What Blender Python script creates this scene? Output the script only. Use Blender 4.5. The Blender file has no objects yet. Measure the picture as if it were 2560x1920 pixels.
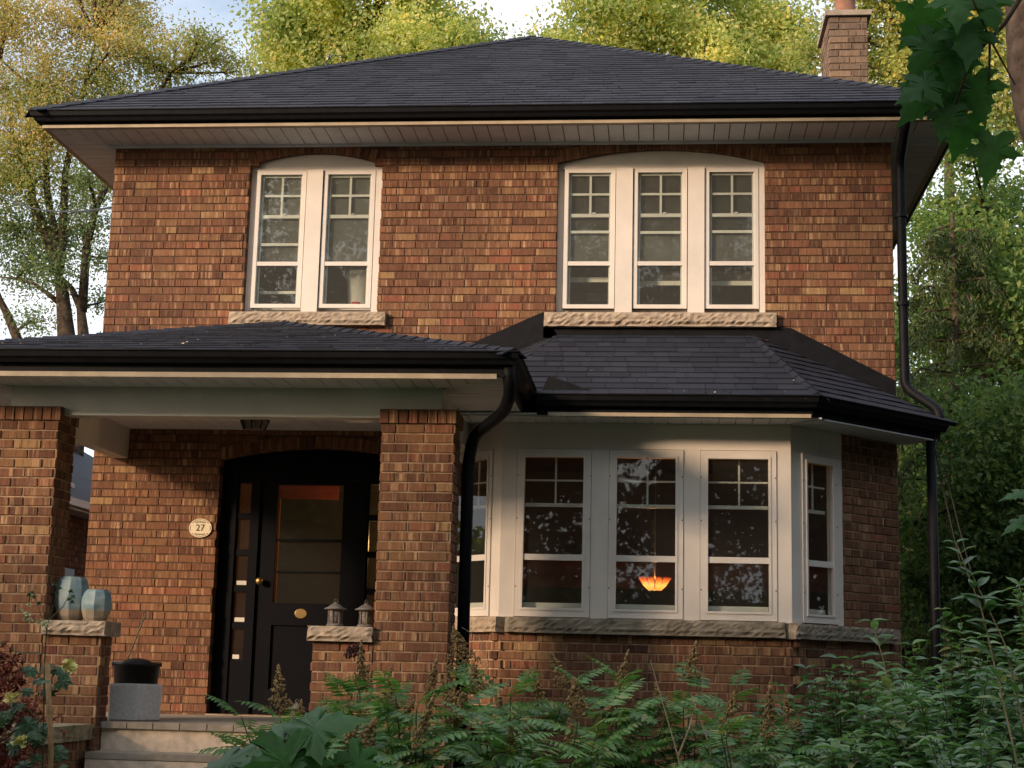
import bpy, bmesh, math, random
import numpy as np
from mathutils import Matrix, Vector
random.seed(7); rng = np.random.default_rng(7)
R_ = math.radians
sc = bpy.context.scene
col = sc.collection

# ------------------------------------------------------------------ camera, sky, sun, exposure
CAM = Vector((5.135, -13.653, 1.50))
yaw, pitch, roll = R_(5.612), R_(10.498), R_(1.403)
r0 = Vector((math.cos(yaw), math.sin(yaw), 0))
fw = Vector((-math.sin(yaw)*math.cos(pitch), math.cos(yaw)*math.cos(pitch), math.sin(pitch)))
u0 = r0.cross(fw)
rr = r0*math.cos(roll) + u0*math.sin(roll)
uu = -r0*math.sin(roll) + u0*math.cos(roll)
cd = bpy.data.cameras.new('camera'); cam = bpy.data.objects.new('camera', cd); col.objects.link(cam)
m = Matrix((rr, uu, -fw)).transposed().to_4x4(); m.translation = CAM
cam.matrix_world = m
cd.sensor_width = 36; cd.lens = 55.11; cd.clip_start = .05; cd.clip_end = 800
sc.camera = cam

SUN_EL, SUN_AZ = R_(16.5), R_(47)        # azimuth measured from the house front normal towards the left
sdir = Vector((-math.sin(SUN_AZ)*math.cos(SUN_EL), -math.cos(SUN_AZ)*math.cos(SUN_EL), math.sin(SUN_EL)))
w = bpy.data.worlds.new('World'); sc.world = w; w.use_nodes = True
nt = w.node_tree
sky = nt.nodes.new('ShaderNodeTexSky'); sky.sky_type = 'NISHITA'; sky.sun_disc = False
sky.sun_elevation = SUN_EL; sky.sun_rotation = math.pi + SUN_AZ
sky.air_density = 1.0; sky.dust_density = 5.0; sky.ozone_density = 1.0
bg = nt.nodes['Background']; bg.inputs['Strength'].default_value = .15
# thin bright evening cloud over the whole sky
tc = nt.nodes.new('ShaderNodeTexCoord'); mpn = nt.nodes.new('ShaderNodeMapping'); mpn.inputs['Scale'].default_value = (1, 1, 2.2)
cn = nt.nodes.new('ShaderNodeTexNoise'); cn.inputs['Scale'].default_value = 2.3; cn.inputs['Detail'].default_value = 7; cn.inputs['Roughness'].default_value = .55
cr = nt.nodes.new('ShaderNodeValToRGB'); cr.color_ramp.elements[0].position = .33; cr.color_ramp.elements[1].position = .56
mx = nt.nodes.new('ShaderNodeMix'); mx.data_type = 'RGBA'; mx.inputs[7].default_value = (3.9, 4.05, 4.3, 1)
nt.links.new(tc.outputs['Generated'], mpn.inputs[0]); nt.links.new(mpn.outputs[0], cn.inputs['Vector']); nt.links.new(cn.outputs[0], cr.inputs[0])
nt.links.new(cr.outputs[0], mx.inputs[0]); nt.links.new(sky.outputs[0], mx.inputs[6]); nt.links.new(mx.outputs[2], bg.inputs[0])
sl = bpy.data.lights.new('sun', 'SUN'); sl.energy = 2.05; sl.angle = R_(8.0); sl.color = (1.0, .71, .48)
so = bpy.data.objects.new('sun', sl); col.objects.link(so)
so.rotation_euler = (-sdir).to_track_quat('-Z', 'Y').to_euler()
so.location = (-20, -20, 20)
sc.view_settings.view_transform = 'Standard'; sc.view_settings.look = 'None'
sc.view_settings.exposure = 1.12; sc.view_settings.gamma = 1

# ------------------------------------------------------------------ materials
def mat(name):
    mt = bpy.data.materials.new(name); mt.use_nodes = True
    t = mt.node_tree; b = t.nodes['Principled BSDF']
    return mt, t, b
def N(t, kind, **kw):
    n = t.nodes.new(kind)
    for k, v in kw.items(): setattr(n, k, v)
    return n
def ramp(t, stops, interp='LINEAR'):
    n = t.nodes.new('ShaderNodeValToRGB'); n.color_ramp.interpolation = interp
    e = n.color_ramp.elements
    while len(e) < len(stops): e.new(.5)
    for i, (p, c) in enumerate(stops):
        e[i].position = p; e[i].color = (*c, 1)
    return n
def noise(t, scale, detail=3, vec=None, rough=.55):
    n = t.nodes.new('ShaderNodeTexNoise'); n.inputs['Scale'].default_value = scale
    n.inputs['Detail'].default_value = detail; n.inputs['Roughness'].default_value = rough
    if vec is not None: t.links.new(vec, n.inputs['Vector'])
    return n
def pos(t, scale=(1, 1, 1)):
    g = t.nodes.new('ShaderNodeNewGeometry'); mp = t.nodes.new('ShaderNodeMapping')
    mp.inputs['Scale'].default_value = scale
    t.links.new(g.outputs['Position'], mp.inputs['Vector']); return mp.outputs[0]
def mixc(t, a, b, f, blend='MIX'):
    n = t.nodes.new('ShaderNodeMix'); n.data_type = 'RGBA'; n.blend_type = blend
    for sock, v in ((n.inputs[0], f), (n.inputs[6], a), (n.inputs[7], b)):
        if hasattr(v, 'is_linked') or isinstance(v, bpy.types.NodeSocket): t.links.new(v, sock)
        elif isinstance(v, (int, float)): sock.default_value = v
        else: sock.default_value = (*v, 1)
    return n.outputs[2]
def math_(t, op, a, b=None, clamp=False):
    n = t.nodes.new('ShaderNodeMath'); n.operation = op; n.use_clamp = clamp
    for i, v in enumerate((a, b)):
        if v is None: continue
        if isinstance(v, bpy.types.NodeSocket): t.links.new(v, n.inputs[i])
        else: n.inputs[i].default_value = v
    return n.outputs[0]
def bump(t, b, h, strength=.3, dist=.01):
    n = t.nodes.new('ShaderNodeBump'); n.inputs['Strength'].default_value = strength
    n.inputs['Distance'].default_value = dist
    t.links.new(h, n.inputs['Height']); t.links.new(n.outputs[0], b.inputs['Normal'])
def piece_random(t):
    g = t.nodes.new('ShaderNodeNewGeometry'); o = t.nodes.new('ShaderNodeObjectInfo')
    return math_(t, 'FRACT', math_(t, 'ADD', g.outputs['Random Per Island'], o.outputs['Random']))
M = {}
def simple(name, c, rough=.6, metal=0, var=.12, nscale=6, bmp=0, spec=.5, bscale=60):
    mt, t, b = mat(name)
    n = noise(t, nscale, 4, pos(t))
    c2 = tuple(max(0, x*(1-var*2)) for x in c); c3 = tuple(min(1, x*(1+var)) for x in c)
    r = ramp(t, [(.3, c2), (.7, c3)]); t.links.new(n.outputs[0], r.inputs[0])
    t.links.new(r.outputs[0], b.inputs['Base Color'])
    b.inputs['Roughness'].default_value = rough; b.inputs['Metallic'].default_value = metal
    b.inputs['Specular IOR Level'].default_value = spec
    if bmp: bump(t, b, noise(t, bscale, 5, pos(t)).outputs[0], bmp, .004)
    M[name] = mt; return mt
# brick: brown rug-faced brick with vertical light and dark scores, each brick its own
def brick_mat(name, stops, light, amp):
    mt, t, b = mat(name)
    rnd = piece_random(t)
    base = ramp(t, stops); t.links.new(rnd, base.inputs[0])
    rn2 = math_(t, 'FRACT', math_(t, 'MULTIPLY', rnd, 17.31)); rn3 = math_(t, 'FRACT', math_(t, 'MULTIPLY', rnd, 7.77))
    cb_ = N(t, 'ShaderNodeCombineXYZ'); t.links.new(math_(t, 'MULTIPLY', rnd, 400), cb_.inputs[0])
    def streak(sc_):
        va = N(t, 'ShaderNodeVectorMath'); va.operation = 'ADD'; t.links.new(pos(t, sc_), va.inputs[0]); t.links.new(cb_.outputs[0], va.inputs[1]); return va.outputs[0]
    st = noise(t, 1, 4, streak((27, 27, 1.3)), .68); st2 = noise(t, 1, 4, streak((46, 46, 3)), .65)
    r1 = ramp(t, [(.52, (0, 0, 0)), (.63, (1, 1, 1))]); t.links.new(st.outputs[0], r1.inputs[0])
    r2 = ramp(t, [(.36, (1, 1, 1)), (.48, (0, 0, 0))]); t.links.new(st2.outputs[0], r2.inputs[0])
    c = mixc(t, base.outputs[0], light, math_(t, 'MULTIPLY', r1.outputs[0], math_(t, 'ADD', math_(t, 'MULTIPLY', rn2, amp), .14)))
    c = mixc(t, c, (.040, .019, .014), math_(t, 'MULTIPLY', r2.outputs[0], math_(t, 'ADD', math_(t, 'MULTIPLY', rn3, .50), .32)))
    pt = noise(t, 1.1, 3, pos(t)); rp = ramp(t, [(.35, (.84, .84, .86)), (.65, (1.10, 1.07, 1.02))]); t.links.new(pt.outputs[0], rp.inputs[0])
    c = mixc(t, c, rp.outputs[0], 1.0, 'MULTIPLY')
    sp = noise(t, 150, 2, pos(t)); rs = ramp(t, [(.3, (.66, .66, .66)), (.7, (1.24, 1.24, 1.24))]); t.links.new(sp.outputs[0], rs.inputs[0])
    c = mixc(t, c, rs.outputs[0], .8, 'MULTIPLY')
    t.links.new(c, b.inputs['Base Color']); b.inputs['Roughness'].default_value = .88; b.inputs['Specular IOR Level'].default_value = .15
    bump(t, b, math_(t, 'ADD', st2.outputs[0], math_(t, 'MULTIPLY', sp.outputs[0], .5)), .4, .005); M[name] = mt
brick_mat('brick', [(0, (.105, .052, .036)), (.06, (.150, .074, .048)), (.35, (.195, .094, .058)), (.60, (.225, .112, .066)), (.80, (.225, .125, .068)), (.92, (.255, .098, .062)), (.96, (.29, .17, .09)), (.99, (.36, .23, .115)), (1, (.16, .06, .045))], (.52, .335, .195), .80)
brick_mat('brick_pale', [(0, (.15, .11, .085)), (.5, (.21, .155, .115)), (1, (.26, .18, .13))], (.34, .27, .21), .4)
simple('mortar', (.13, .082, .055), .95, var=.25, nscale=9, bmp=.4, spec=.1)
simple('mortar_light', (.40, .28, .185), .95, var=.25, nscale=9, bmp=.4, spec=.1)
simple('chimney_mortar', (.20, .15, .11), .95, var=.25, nscale=9, bmp=.4, spec=.1)
# shingles
mt, t, b = mat('shingle')
rnd = piece_random(t)
base = ramp(t, [(0, (.008, .011, .021)), (.5, (.012, .016, .029)), (1, (.019, .023, .039))]); t.links.new(rnd, base.inputs[0])
g1 = noise(t, 260, 2, pos(t)); rg = ramp(t, [(.3, (.6, .6, .6)), (.72, (1.5, 1.5, 1.5))]); t.links.new(g1.outputs[0], rg.inputs[0])
c = mixc(t, base.outputs[0], rg.outputs[0], 1, 'MULTIPLY')
w1 = noise(t, .9, 4, pos(t, (1, .6, .6))); rw = ramp(t, [(.35, (.75, .76, .80)), (.66, (1.3, 1.25, 1.18))]); t.links.new(w1.outputs[0], rw.inputs[0]); c = mixc(t, c, rw.outputs[0], 1, 'MULTIPLY')
t.links.new(c, b.inputs['Base Color']); b.inputs['Roughness'].default_value = .85; b.inputs['Specular IOR Level'].default_value = .4
bump(t, b, g1.outputs[0], .5, .003); M['shingle'] = mt
simple('black_metal', (.005, .006, .009), .6, var=.3, nscale=14, spec=.2)
simple('white_trim', (.74, .69, .63), .45, var=.05, nscale=3)
mt = M['white_trim']; t = mt.node_tree; b = t.nodes['Principled BSDF']; src = b.inputs['Base Color'].links[0].from_socket
n1 = noise(t, 1, 5, pos(t, (9, 9, .9)), .65); n2 = noise(t, 1.7, 4, pos(t)); g1 = ramp(t, [(.58, (0, 0, 0)), (.78, (1, 1, 1))]); t.links.new(n1.outputs[0], g1.inputs[0])
g2 = ramp(t, [(.45, (0, 0, 0)), (.7, (1, 1, 1))]); t.links.new(n2.outputs[0], g2.inputs[0])
t.links.new(mixc(t, src, (.36, .30, .24), math_(t, 'MULTIPLY', math_(t, 'MULTIPLY', g1.outputs[0], g2.outputs[0]), .55)), b.inputs['Base Color'])
simple('white_vinyl', (.74, .70, .65), .4, var=.05, nscale=3)
simple('aged_trim', (.46, .38, .27), .6, var=.12, nscale=5)
simple('soffit', (.72, .75, .80), .55, var=.06, nscale=4)
simple('beam_paint', (.68, .68, .65), .5, var=.07, nscale=3)
simple('stone', (.42, .34, .26), .9, var=.22, nscale=14, bmp=.6, spec=.2, bscale=90)
simple('stone_grey', (.30, .26, .20), .9, var=.25, nscale=10, bmp=.6, spec=.2, bscale=90)
simple('ledge_stone', (.34, .30, .19), .9, var=.3, nscale=10, bmp=.6, spec=.2, bscale=90)
simple('concrete', (.36, .31, .25), .9, var=.15, nscale=8, bmp=.3, spec=.2)
simple('riser', (.72, .59, .46), .85, var=.15, nscale=12, bmp=.2, spec=.2)
simple('clay', (.30, .145, .09), .8, var=.15)
simple('door_paint', (.004, .0045, .007), .55, var=.1, spec=.1)
simple('dark_gap', (.02, .018, .016), .9, var=.1)
simple('brass', (.40, .28, .12), .45, metal=1, var=.1)
simple('cream_enamel', (.80, .70, .50), .4, var=.05)
simple('ink', (.04, .035, .03), .6)
simple('blind_dark', (.05, .05, .044), .9, var=.25, nscale=5, spec=.1)
simple('screen', (.115, .115, .105), .9, var=.15, nscale=4, spec=.1)
simple('blind', (.33, .30, .26), .8, var=.15, nscale=3, spec=.1)
simple('plastic_white', (.75, .72, .66), .5, var=.05)
simple('red_mug', (.5, .05, .04), .4)
simple('interior_wall', (.16, .11, .075), .9, var=.1, nscale=2)
simple('interior_up', (.17, .13, .11), .9, var=.1, nscale=2)
simple('wood_orange', (.42, .15, .05), .5, var=.2, nscale=5)
simple('interior_dark', (.045, .028, .02), .9, var=.1)
simple('red_cloth', (.34, .045, .025), .8, var=.15)
simple('floor_wood', (.16, .09, .045), .5, var=.2, nscale=5)
simple('planter_grey', (.60, .59, .58), .85, var=.08, nscale=40, bmp=.25, spec=.2)
simple('pot_black', (.012, .012, .016), .4, var=.1)
simple('soil', (.05, .035, .025), .95, var=.3, nscale=20, bmp=.5)
simple('lantern_grey', (.16, .145, .13), .75, var=.25, nscale=30, bmp=.3)
simple('lantern_glass', (.22, .19, .17), .4, var=.3, nscale=25)
simple('stake_wood', (.44, .24, .10), .7, var=.2, nscale=18)
simple('cane', (.55, .40, .25), .7, var=.1)
simple('bark', (.085, .062, .045), .95, var=.35, nscale=12, bmp=.8, spec=.1, bscale=30)
simple('bark_light', (.20, .135, .095), .95, var=.35, nscale=10, bmp=.9, spec=.1, bscale=24)
simple('stem', (.13, .095, .05), .8, var=.25, nscale=20)
simple('stem_green', (.10, .13, .04), .7, var=.25, nscale=20)
simple('cable', (.012, .012, .012), .6)
simple('copper', (.52, .24, .10), .4, metal=.6, var=.2)
simple('ground', (.06, .048, .030), .95, var=.4, nscale=3, bmp=.7, spec=.1, bscale=20)
simple('neighbour_white', (.80, .78, .76), .5, var=.04)
simple('petal', (.78, .70, .25), .6, var=.15, nscale=30)
simple('pale_flower', (.70, .72, .40), .6, var=.15, nscale=30)
simple('panicle', (.36, .22, .085), .9, var=.35, nscale=40)
simple('panicle_dark', (.10, .035, .03), .9, var=.35, nscale=40)
simple('debris', (.62, .52, .30), .8, var=.3, nscale=12)
# glazed pots
mt, t, b = mat('pot_glaze')
g = N(t, 'ShaderNodeTexCoord'); sx = N(t, 'ShaderNodeSeparateXYZ'); t.links.new(g.outputs['Object'], sx.inputs[0])
nz = noise(t, 9, 4, pos(t)); h = math_(t, 'ADD', sx.outputs[2], math_(t, 'MULTIPLY', nz.outputs[0], .02))
rp = ramp(t, [(.085, (.36, .28, .20)), (.10, (.22, .31, .34))]); t.links.new(h, rp.inputs[0])
r2 = ramp(t, [(.35, (.65, .8, .9)), (.65, (1.35, 1.25, 1.15))]); t.links.new(nz.outputs[0], r2.inputs[0])
t.links.new(mixc(t, rp.outputs[0], r2.outputs[0], 1, 'MULTIPLY'), b.inputs['Base Color'])
b.inputs['Roughness'].default_value = .6; M['pot_glaze'] = mt
# window glass: clear pane, fresnel reflection with a little waviness
def glass(name, tint=(.92, .95, .93), dirt=.02, wav=.002, boost=1.0):
    mt = bpy.data.materials.new(name); mt.use_nodes = True; t = mt.node_tree; t.nodes.clear()
    o = N(t, 'ShaderNodeOutputMaterial'); tr = N(t, 'ShaderNodeBsdfTransparent'); gl = N(t, 'ShaderNodeBsdfGlossy'); df = N(t, 'ShaderNodeBsdfDiffuse')
    tr.inputs[0].default_value = (*tint, 1); gl.inputs['Roughness'].default_value = .015; df.inputs[0].default_value = (.5, .5, .48, 1)
    ge = N(t, 'ShaderNodeNewGeometry'); dt = N(t, 'ShaderNodeVectorMath'); dt.operation = 'DOT_PRODUCT'; t.links.new(ge.outputs['Incoming'], dt.inputs[0]); t.links.new(ge.outputs['Normal'], dt.inputs[1])
    fres = math_(t, 'ADD', math_(t, 'MULTIPLY', math_(t, 'POWER', math_(t, 'SUBTRACT', 1.0, math_(t, 'ABSOLUTE', dt.outputs['Value'])), 5.0), .955), .045)
    nz = noise(t, 2.6, 2, pos(t)); bp = N(t, 'ShaderNodeBump'); bp.inputs['Strength'].default_value = wav; bp.inputs['Distance'].default_value = .2
    t.links.new(nz.outputs[0], bp.inputs['Height']); t.links.new(bp.outputs[0], gl.inputs['Normal'])
    m1 = N(t, 'ShaderNodeMixShader'); m2 = N(t, 'ShaderNodeMixShader')
    t.links.new(math_(t, 'MULTIPLY', fres, boost, True), m1.inputs[0]); t.links.new(tr.outputs[0], m1.inputs[1]); t.links.new(gl.outputs[0], m1.inputs[2])
    m2.inputs[0].default_value = dirt; t.links.new(m1.outputs[0], m2.inputs[1]); t.links.new(df.outputs[0], m2.inputs[2])
    t.links.new(m2.outputs[0], o.inputs[0]); M[name] = mt
glass('glass'); glass('glass_dusty', dirt=.05)
# lit shade of the pendant
def emis(name, c, s, base=(.4, .15, .03)):
    mt, t, b = mat(name); b.inputs['Base Color'].default_value = (*base, 1)
    n = noise(t, 30, 3, pos(t, (1, 1, .25))); r = ramp(t, [(.35, tuple(x*.25 for x in c)), (.6, c)]); t.links.new(n.outputs[0], r.inputs[0])
    t.links.new(r.outputs[0], b.inputs['Emission Color']); b.inputs['Emission Strength'].default_value = s; M[name] = mt
mt, t, b = mat('lamp_shade'); b.inputs['Base Color'].default_value = (.25, .06, .015, 1)
tcn = N(t, 'ShaderNodeTexCoord'); sx = N(t, 'ShaderNodeSeparateXYZ'); t.links.new(tcn.outputs['Object'], sx.inputs[0])
n = noise(t, 55, 3, pos(t)); r = ramp(t, [(0, (.75, .20, .03)), (.35, (1, .34, .06)), (.7, (.55, .09, .012)), (.95, (.12, .012, .004))]); t.links.new(math_(t, 'ADD', math_(t, 'MULTIPLY', sx.outputs[2], 8.2), math_(t, 'MULTIPLY', math_(t, 'SUBTRACT', n.outputs[0], .5), .5)), r.inputs[0])
t.links.new(r.outputs[0], b.inputs['Emission Color']); b.inputs['Emission Strength'].default_value = 1.25; M['lamp_shade'] = mt
emis('sconce', (1, .62, .25), 5)
# foliage
def leaf_mat(name, stops, trans=.35, rough=.55, spec=.3):
    mt = bpy.data.materials.new(name); mt.use_nodes = True; t = mt.node_tree; b = t.nodes['Principled BSDF']; o = t.nodes['Material Output']
    rnd = piece_random(t); r = ramp(t, stops); t.links.new(rnd, r.inputs[0])
    n = noise(t, .9, 3, pos(t)); r2 = ramp(t, [(.35, (.62, .70, .62)), (.65, (1.3, 1.18, 1.05))]); t.links.new(n.outputs[0], r2.inputs[0])
    c = mixc(t, r.outputs[0], r2.outputs[0], 1, 'MULTIPLY')
    n3 = noise(t, 45, 4, pos(t)); r3 = ramp(t, [(.3, (.72, .76, .70)), (.7, (1.2, 1.16, 1.1))]); t.links.new(n3.outputs[0], r3.inputs[0]); c = mixc(t, c, r3.outputs[0], 1, 'MULTIPLY')
    if spec > .35: bump(t, b, n3.outputs[0], .35, .004)
    t.links.new(c, b.inputs['Base Color']); b.inputs['Roughness'].default_value = rough; b.inputs['Specular IOR Level'].default_value = spec
    tl = N(t, 'ShaderNodeBsdfTranslucent'); t.links.new(mixc(t, c, (1.4, 1.4, .9), 1, 'MULTIPLY'), tl.inputs[0])
    mx = N(t, 'ShaderNodeMixShader'); mx.inputs[0].default_value = trans
    t.links.new(b.outputs[0], mx.inputs[1]); t.links.new(tl.outputs[0], mx.inputs[2]); t.links.new(mx.outputs[0], o.inputs[0]); M[name] = mt
leaf_mat('leaf_olive', [(0, (.22, .30, .12)), (.5, (.36, .42, .16)), (.8, (.48, .45, .18)), (1, (.56, .40, .18))], .45)
leaf_mat('leaf_autumn', [(0, (.30, .36, .16)), (.4, (.46, .47, .21)), (.7, (.56, .46, .23)), (1, (.64, .41, .23))], .45)
leaf_mat('leaf_bluegreen', [(0, (.12, .20, .11)), (.6, (.20, .29, .15)), (1, (.32, .35, .17))], .45)
leaf_mat('leaf_yellow', [(0, (.34, .46, .20)), (.4, (.54, .64, .32)), (.8, (.72, .74, .40)), (1, (.76, .66, .36))], .55)  # blue raised in the leaf colour to imitate distance haze
leaf_mat('leaf_yellowgreen', [(0, (.22, .30, .11)), (.5, (.40, .46, .17)), (.85, (.60, .56, .22)), (1, (.66, .50, .20))], .45)
leaf_mat('leaf_green', [(0, (.10, .19, .07)), (.6, (.17, .29, .10)), (1, (.30, .34, .12))], .45)
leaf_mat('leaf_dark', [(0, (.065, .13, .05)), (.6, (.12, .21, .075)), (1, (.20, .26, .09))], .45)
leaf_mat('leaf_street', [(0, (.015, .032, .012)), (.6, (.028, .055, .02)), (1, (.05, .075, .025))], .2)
leaf_mat('needle', [(0, (.06, .10, .05)), (.6, (.10, .15, .07)), (1, (.19, .19, .08))], .3)
leaf_mat('leaf_shrub', [(0, (.05, .14, .055)), (.5, (.11, .26, .09)), (.9, (.18, .33, .14)), (1, (.30, .30, .13))], .32, .36, .8)
leaf_mat('leaf_fern', [(0, (.05, .15, .04)), (.45, (.10, .26, .06)), (.85, (.17, .33, .09)), (1, (.32, .32, .12))], .32, .36, .8)
leaf_mat('leaf_maple', [(0, (.045, .16, .034)), (.7, (.065, .21, .045)), (1, (.11, .23, .06))], .4, .5, .35)
leaf_mat('leaf_broad', [(0, (.045, .16, .028)), (1, (.06, .20, .035))], .25, .45, .35)
leaf_mat('leaf_holly', [(0, (.05, .11, .05)), (1, (.09, .15, .08))], .25, .5, .4)
leaf_mat('leaf_red', [(0, (.11, .032, .03)), (.6, (.22, .065, .055)), (1, (.36, .13, .10))], .25)
leaf_mat('leaf_brown', [(0, (.10, .05, .02)), (1, (.22, .12, .05))], .2)

# ------------------------------------------------------------------ mesh helpers
class MB:
    def __init__(s): s.v = []; s.f = []
    def add(s, vs, fs):
        o = len(s.v); s.v.extend(vs); s.f.extend([tuple(i+o for i in f) for f in fs])
    def box(s, x0, x1, y0, y1, z0, z1, T=None):
        vs = [(x, y, z) for z in (z0, z1) for y in (y0, y1) for x in (x0, x1)]
        if T: vs = [T(*p) for p in vs]
        s.add(vs, [(0, 2, 3, 1), (4, 5, 7, 6), (0, 1, 5, 4), (2, 6, 7, 3), (0, 4, 6, 2), (1, 3, 7, 5)])
        return s
    def prism(s, poly, off0, off1):
        # poly: list of 3d pts, off0/off1: vectors
        n = len(poly); a = [tuple(Vector(p)+Vector(off0)) for p in poly]; c_ = [tuple(Vector(p)+Vector(off1)) for p in poly]
        s.add(a+c_, [tuple(range(n))[::-1], tuple(range(n, 2*n))] + [(i, (i+1) % n, n+(i+1) % n, n+i) for i in range(n)])
        return s
    def tube(s, pts, rad, seg=8, cap=True):
        pts = [Vector(p) for p in pts]; n = len(pts)
        if not hasattr(rad, '__len__'): rad = [rad]*n
        rings = []; up = None
        for i, p in enumerate(pts):
            d = (pts[min(i+1, n-1)]-pts[max(i-1, 0)]).normalized()
            if up is None:
                up = Vector((0, 0, 1)) if abs(d.z) < .9 else Vector((1, 0, 0))
            a = d.cross(up).normalized(); b_ = a.cross(d).normalized(); up = b_
            rings.append([tuple(p+(a*math.cos(2*math.pi*k/seg)+b_*math.sin(2*math.pi*k/seg))*rad[i]) for k in range(seg)])
        vs = [q for r in rings for q in r]; fs = []
        for i in range(n-1):
            for k in range(seg):
                fs.append((i*seg+k, i*seg+(k+1) % seg, (i+1)*seg+(k+1) % seg, (i+1)*seg+k))
        if cap: fs += [tuple(range(seg))[::-1], tuple(range((n-1)*seg, n*seg))]
        s.add(vs, fs); return s
    def lathe(s, prof, seg=24, c=(0, 0, 0), sx=1, sy=1, cap=True):
        vs = []; fs = []
        for r, z in prof:
            for k in range(seg):
                a = 2*math.pi*k/seg; vs.append((c[0]+r*math.cos(a)*sx, c[1]+r*math.sin(a)*sy, c[2]+z))
        n = len(prof)
        for i in range(n-1):
            for k in range(seg): fs.append((i*seg+k, i*seg+(k+1) % seg, (i+1)*seg+(k+1) % seg, (i+1)*seg+k))
        if cap: fs += [tuple(range(seg))[::-1], tuple(range((n-1)*seg, n*seg))]
        s.add(vs, fs); return s
    def sweep(s, path, prof):
        P = [Vector((x, y)) for x, y in path]; n = len(P); k = len(prof); vs = []; fs = []
        nr = []
        for i in range(n-1):
            d = (P[i+1]-P[i]).normalized(); nr.append(Vector((d.y, -d.x)))
        for i in range(n):
            a = nr[max(i-1, 0)]; b_ = nr[min(i, n-2)]; mt_ = (a+b_)/(1+a.dot(b_))
            for o, z in prof: q = P[i]+mt_*o; vs.append((q.x, q.y, z))
        for i in range(n-1):
            for j in range(k): fs.append((i*k+j, (i+1)*k+j, (i+1)*k+(j+1) % k, i*k+(j+1) % k))
        fs += [tuple(range(k)), tuple(range((n-1)*k, n*k))[::-1]]
        s.add(vs, fs); return s
    def mesh(s, name, material, smooth=False):
        me = bpy.data.meshes.new(name); me.from_pydata([tuple(p) for p in s.v], [], s.f); me.validate()
        bm = bmesh.new(); bm.from_mesh(me); bmesh.ops.recalc_face_normals(bm, faces=bm.faces); bm.to_mesh(me); bm.free()
        if material: me.materials.append(M[material] if isinstance(material, str) else material)
        if smooth: me.polygons.foreach_set('use_smooth', [True]*len(me.polygons))
        return me
    def build(s, name, material, parent=None, smooth=False, loc=None):
        o = bpy.data.objects.new(name, s.mesh(name, material, smooth)); col.objects.link(o)
        if loc: o.location = loc
        if parent: o.parent = parent
        return o
def tag(o, label=None, cat=None, group=None, kind=None):
    if label: o['label'] = label
    if cat: o['category'] = cat
    if group: o['group'] = group
    if kind: o['kind'] = kind
    return o
def empty(name, loc=(0, 0, 0), label=None, cat=None, group=None):
    o = bpy.data.objects.new(name, None); col.objects.link(o); o.location = loc; o.empty_display_size = .2
    return tag(o, label, cat, group)
def sub(name, parent):
    o = bpy.data.objects.new(name, None); col.objects.link(o); o.parent = parent; o.empty_display_size = .1; return o
def link(name, me, parent, mw=None):
    o = bpy.data.objects.new(name, me); col.objects.link(o)
    if parent: o.parent = parent
    if mw is not None: o.matrix_local = mw
    return o
def npmesh(name, V, F, material, parent=None, smooth=False):
    # V (n,3), F (k,m) constant polygon size
    me = bpy.data.meshes.new(name); V = np.asarray(V, np.float32); F = np.asarray(F, np.int32)
    me.vertices.add(len(V)); me.vertices.foreach_set('co', V.ravel())
    me.loops.add(F.size); me.loops.foreach_set('vertex_index', F.ravel())
    me.polygons.add(len(F)); me.polygons.foreach_set('loop_start', np.arange(0, F.size, F.shape[1], dtype=np.int32))
    me.polygons.foreach_set('loop_total', np.full(len(F), F.shape[1], np.int32))
    me.update(calc_edges=True); me.materials.append(M[material])
    me.polygons.foreach_set('use_smooth', np.full(len(F), smooth, bool))
    o = bpy.data.objects.new(name, me); col.objects.link(o)
    if parent: o.parent = parent
    return o
def clip(poly, a, b_, c_):
    # keep a*x+b*y<=c
    out = []
    for i in range(len(poly)):
        p, q = poly[i], poly[(i+1) % len(poly)]; dp = a*p[0]+b_*p[1]-c_; dq = a*q[0]+b_*q[1]-c_
        if dp <= 0: out.append(p)
        if (dp < 0 < dq) or (dq < 0 < dp):
            t_ = dp/(dp-dq); out.append((p[0]+(q[0]-p[0])*t_, p[1]+(q[1]-p[1])*t_))
    return out
def area(poly): return abs(sum(poly[i][0]*poly[(i+1) % len(poly)][1]-poly[(i+1) % len(poly)][0]*poly[i][1] for i in range(len(poly))))/2
def screen_scale(p):
    d = Vector(p)-CAM; z = d.dot(fw)
    if z < .5: return 0
    x = d.dot(rr)/z*1.531; y = d.dot(uu)/z*1.531        # half width = .5
    if abs(x) > .5 or abs(y) > .375: return 0
    return 1/z

# ------------------------------------------------------------------ ground
def gz(x, y):
    t_ = min(1, max(0, (y+11)/8)); t_ = t_*t_*(3-2*t_)
    return .36*t_
xs = np.concatenate([np.linspace(-300, -12, 9), np.linspace(-10, 16, 53), np.linspace(18, 300, 9)])
ys = np.concatenate([np.linspace(-300, -20, 9), np.linspace(-18, 6, 49), np.linspace(8, 300, 9)])
V = [(x, y, gz(x, y)+.03*math.sin(x*1.7)*math.cos(y*1.3)*(abs(x) < 20)) for y in ys for x in xs]; nx = len(xs)
F = [(j*nx+i, j*nx+i+1, (j+1)*nx+i+1, (j+1)*nx+i) for j in range(len(ys)-1) for i in range(nx-1)]
tag(npmesh('ground', V, F, 'ground', smooth=True), kind='structure')

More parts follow.
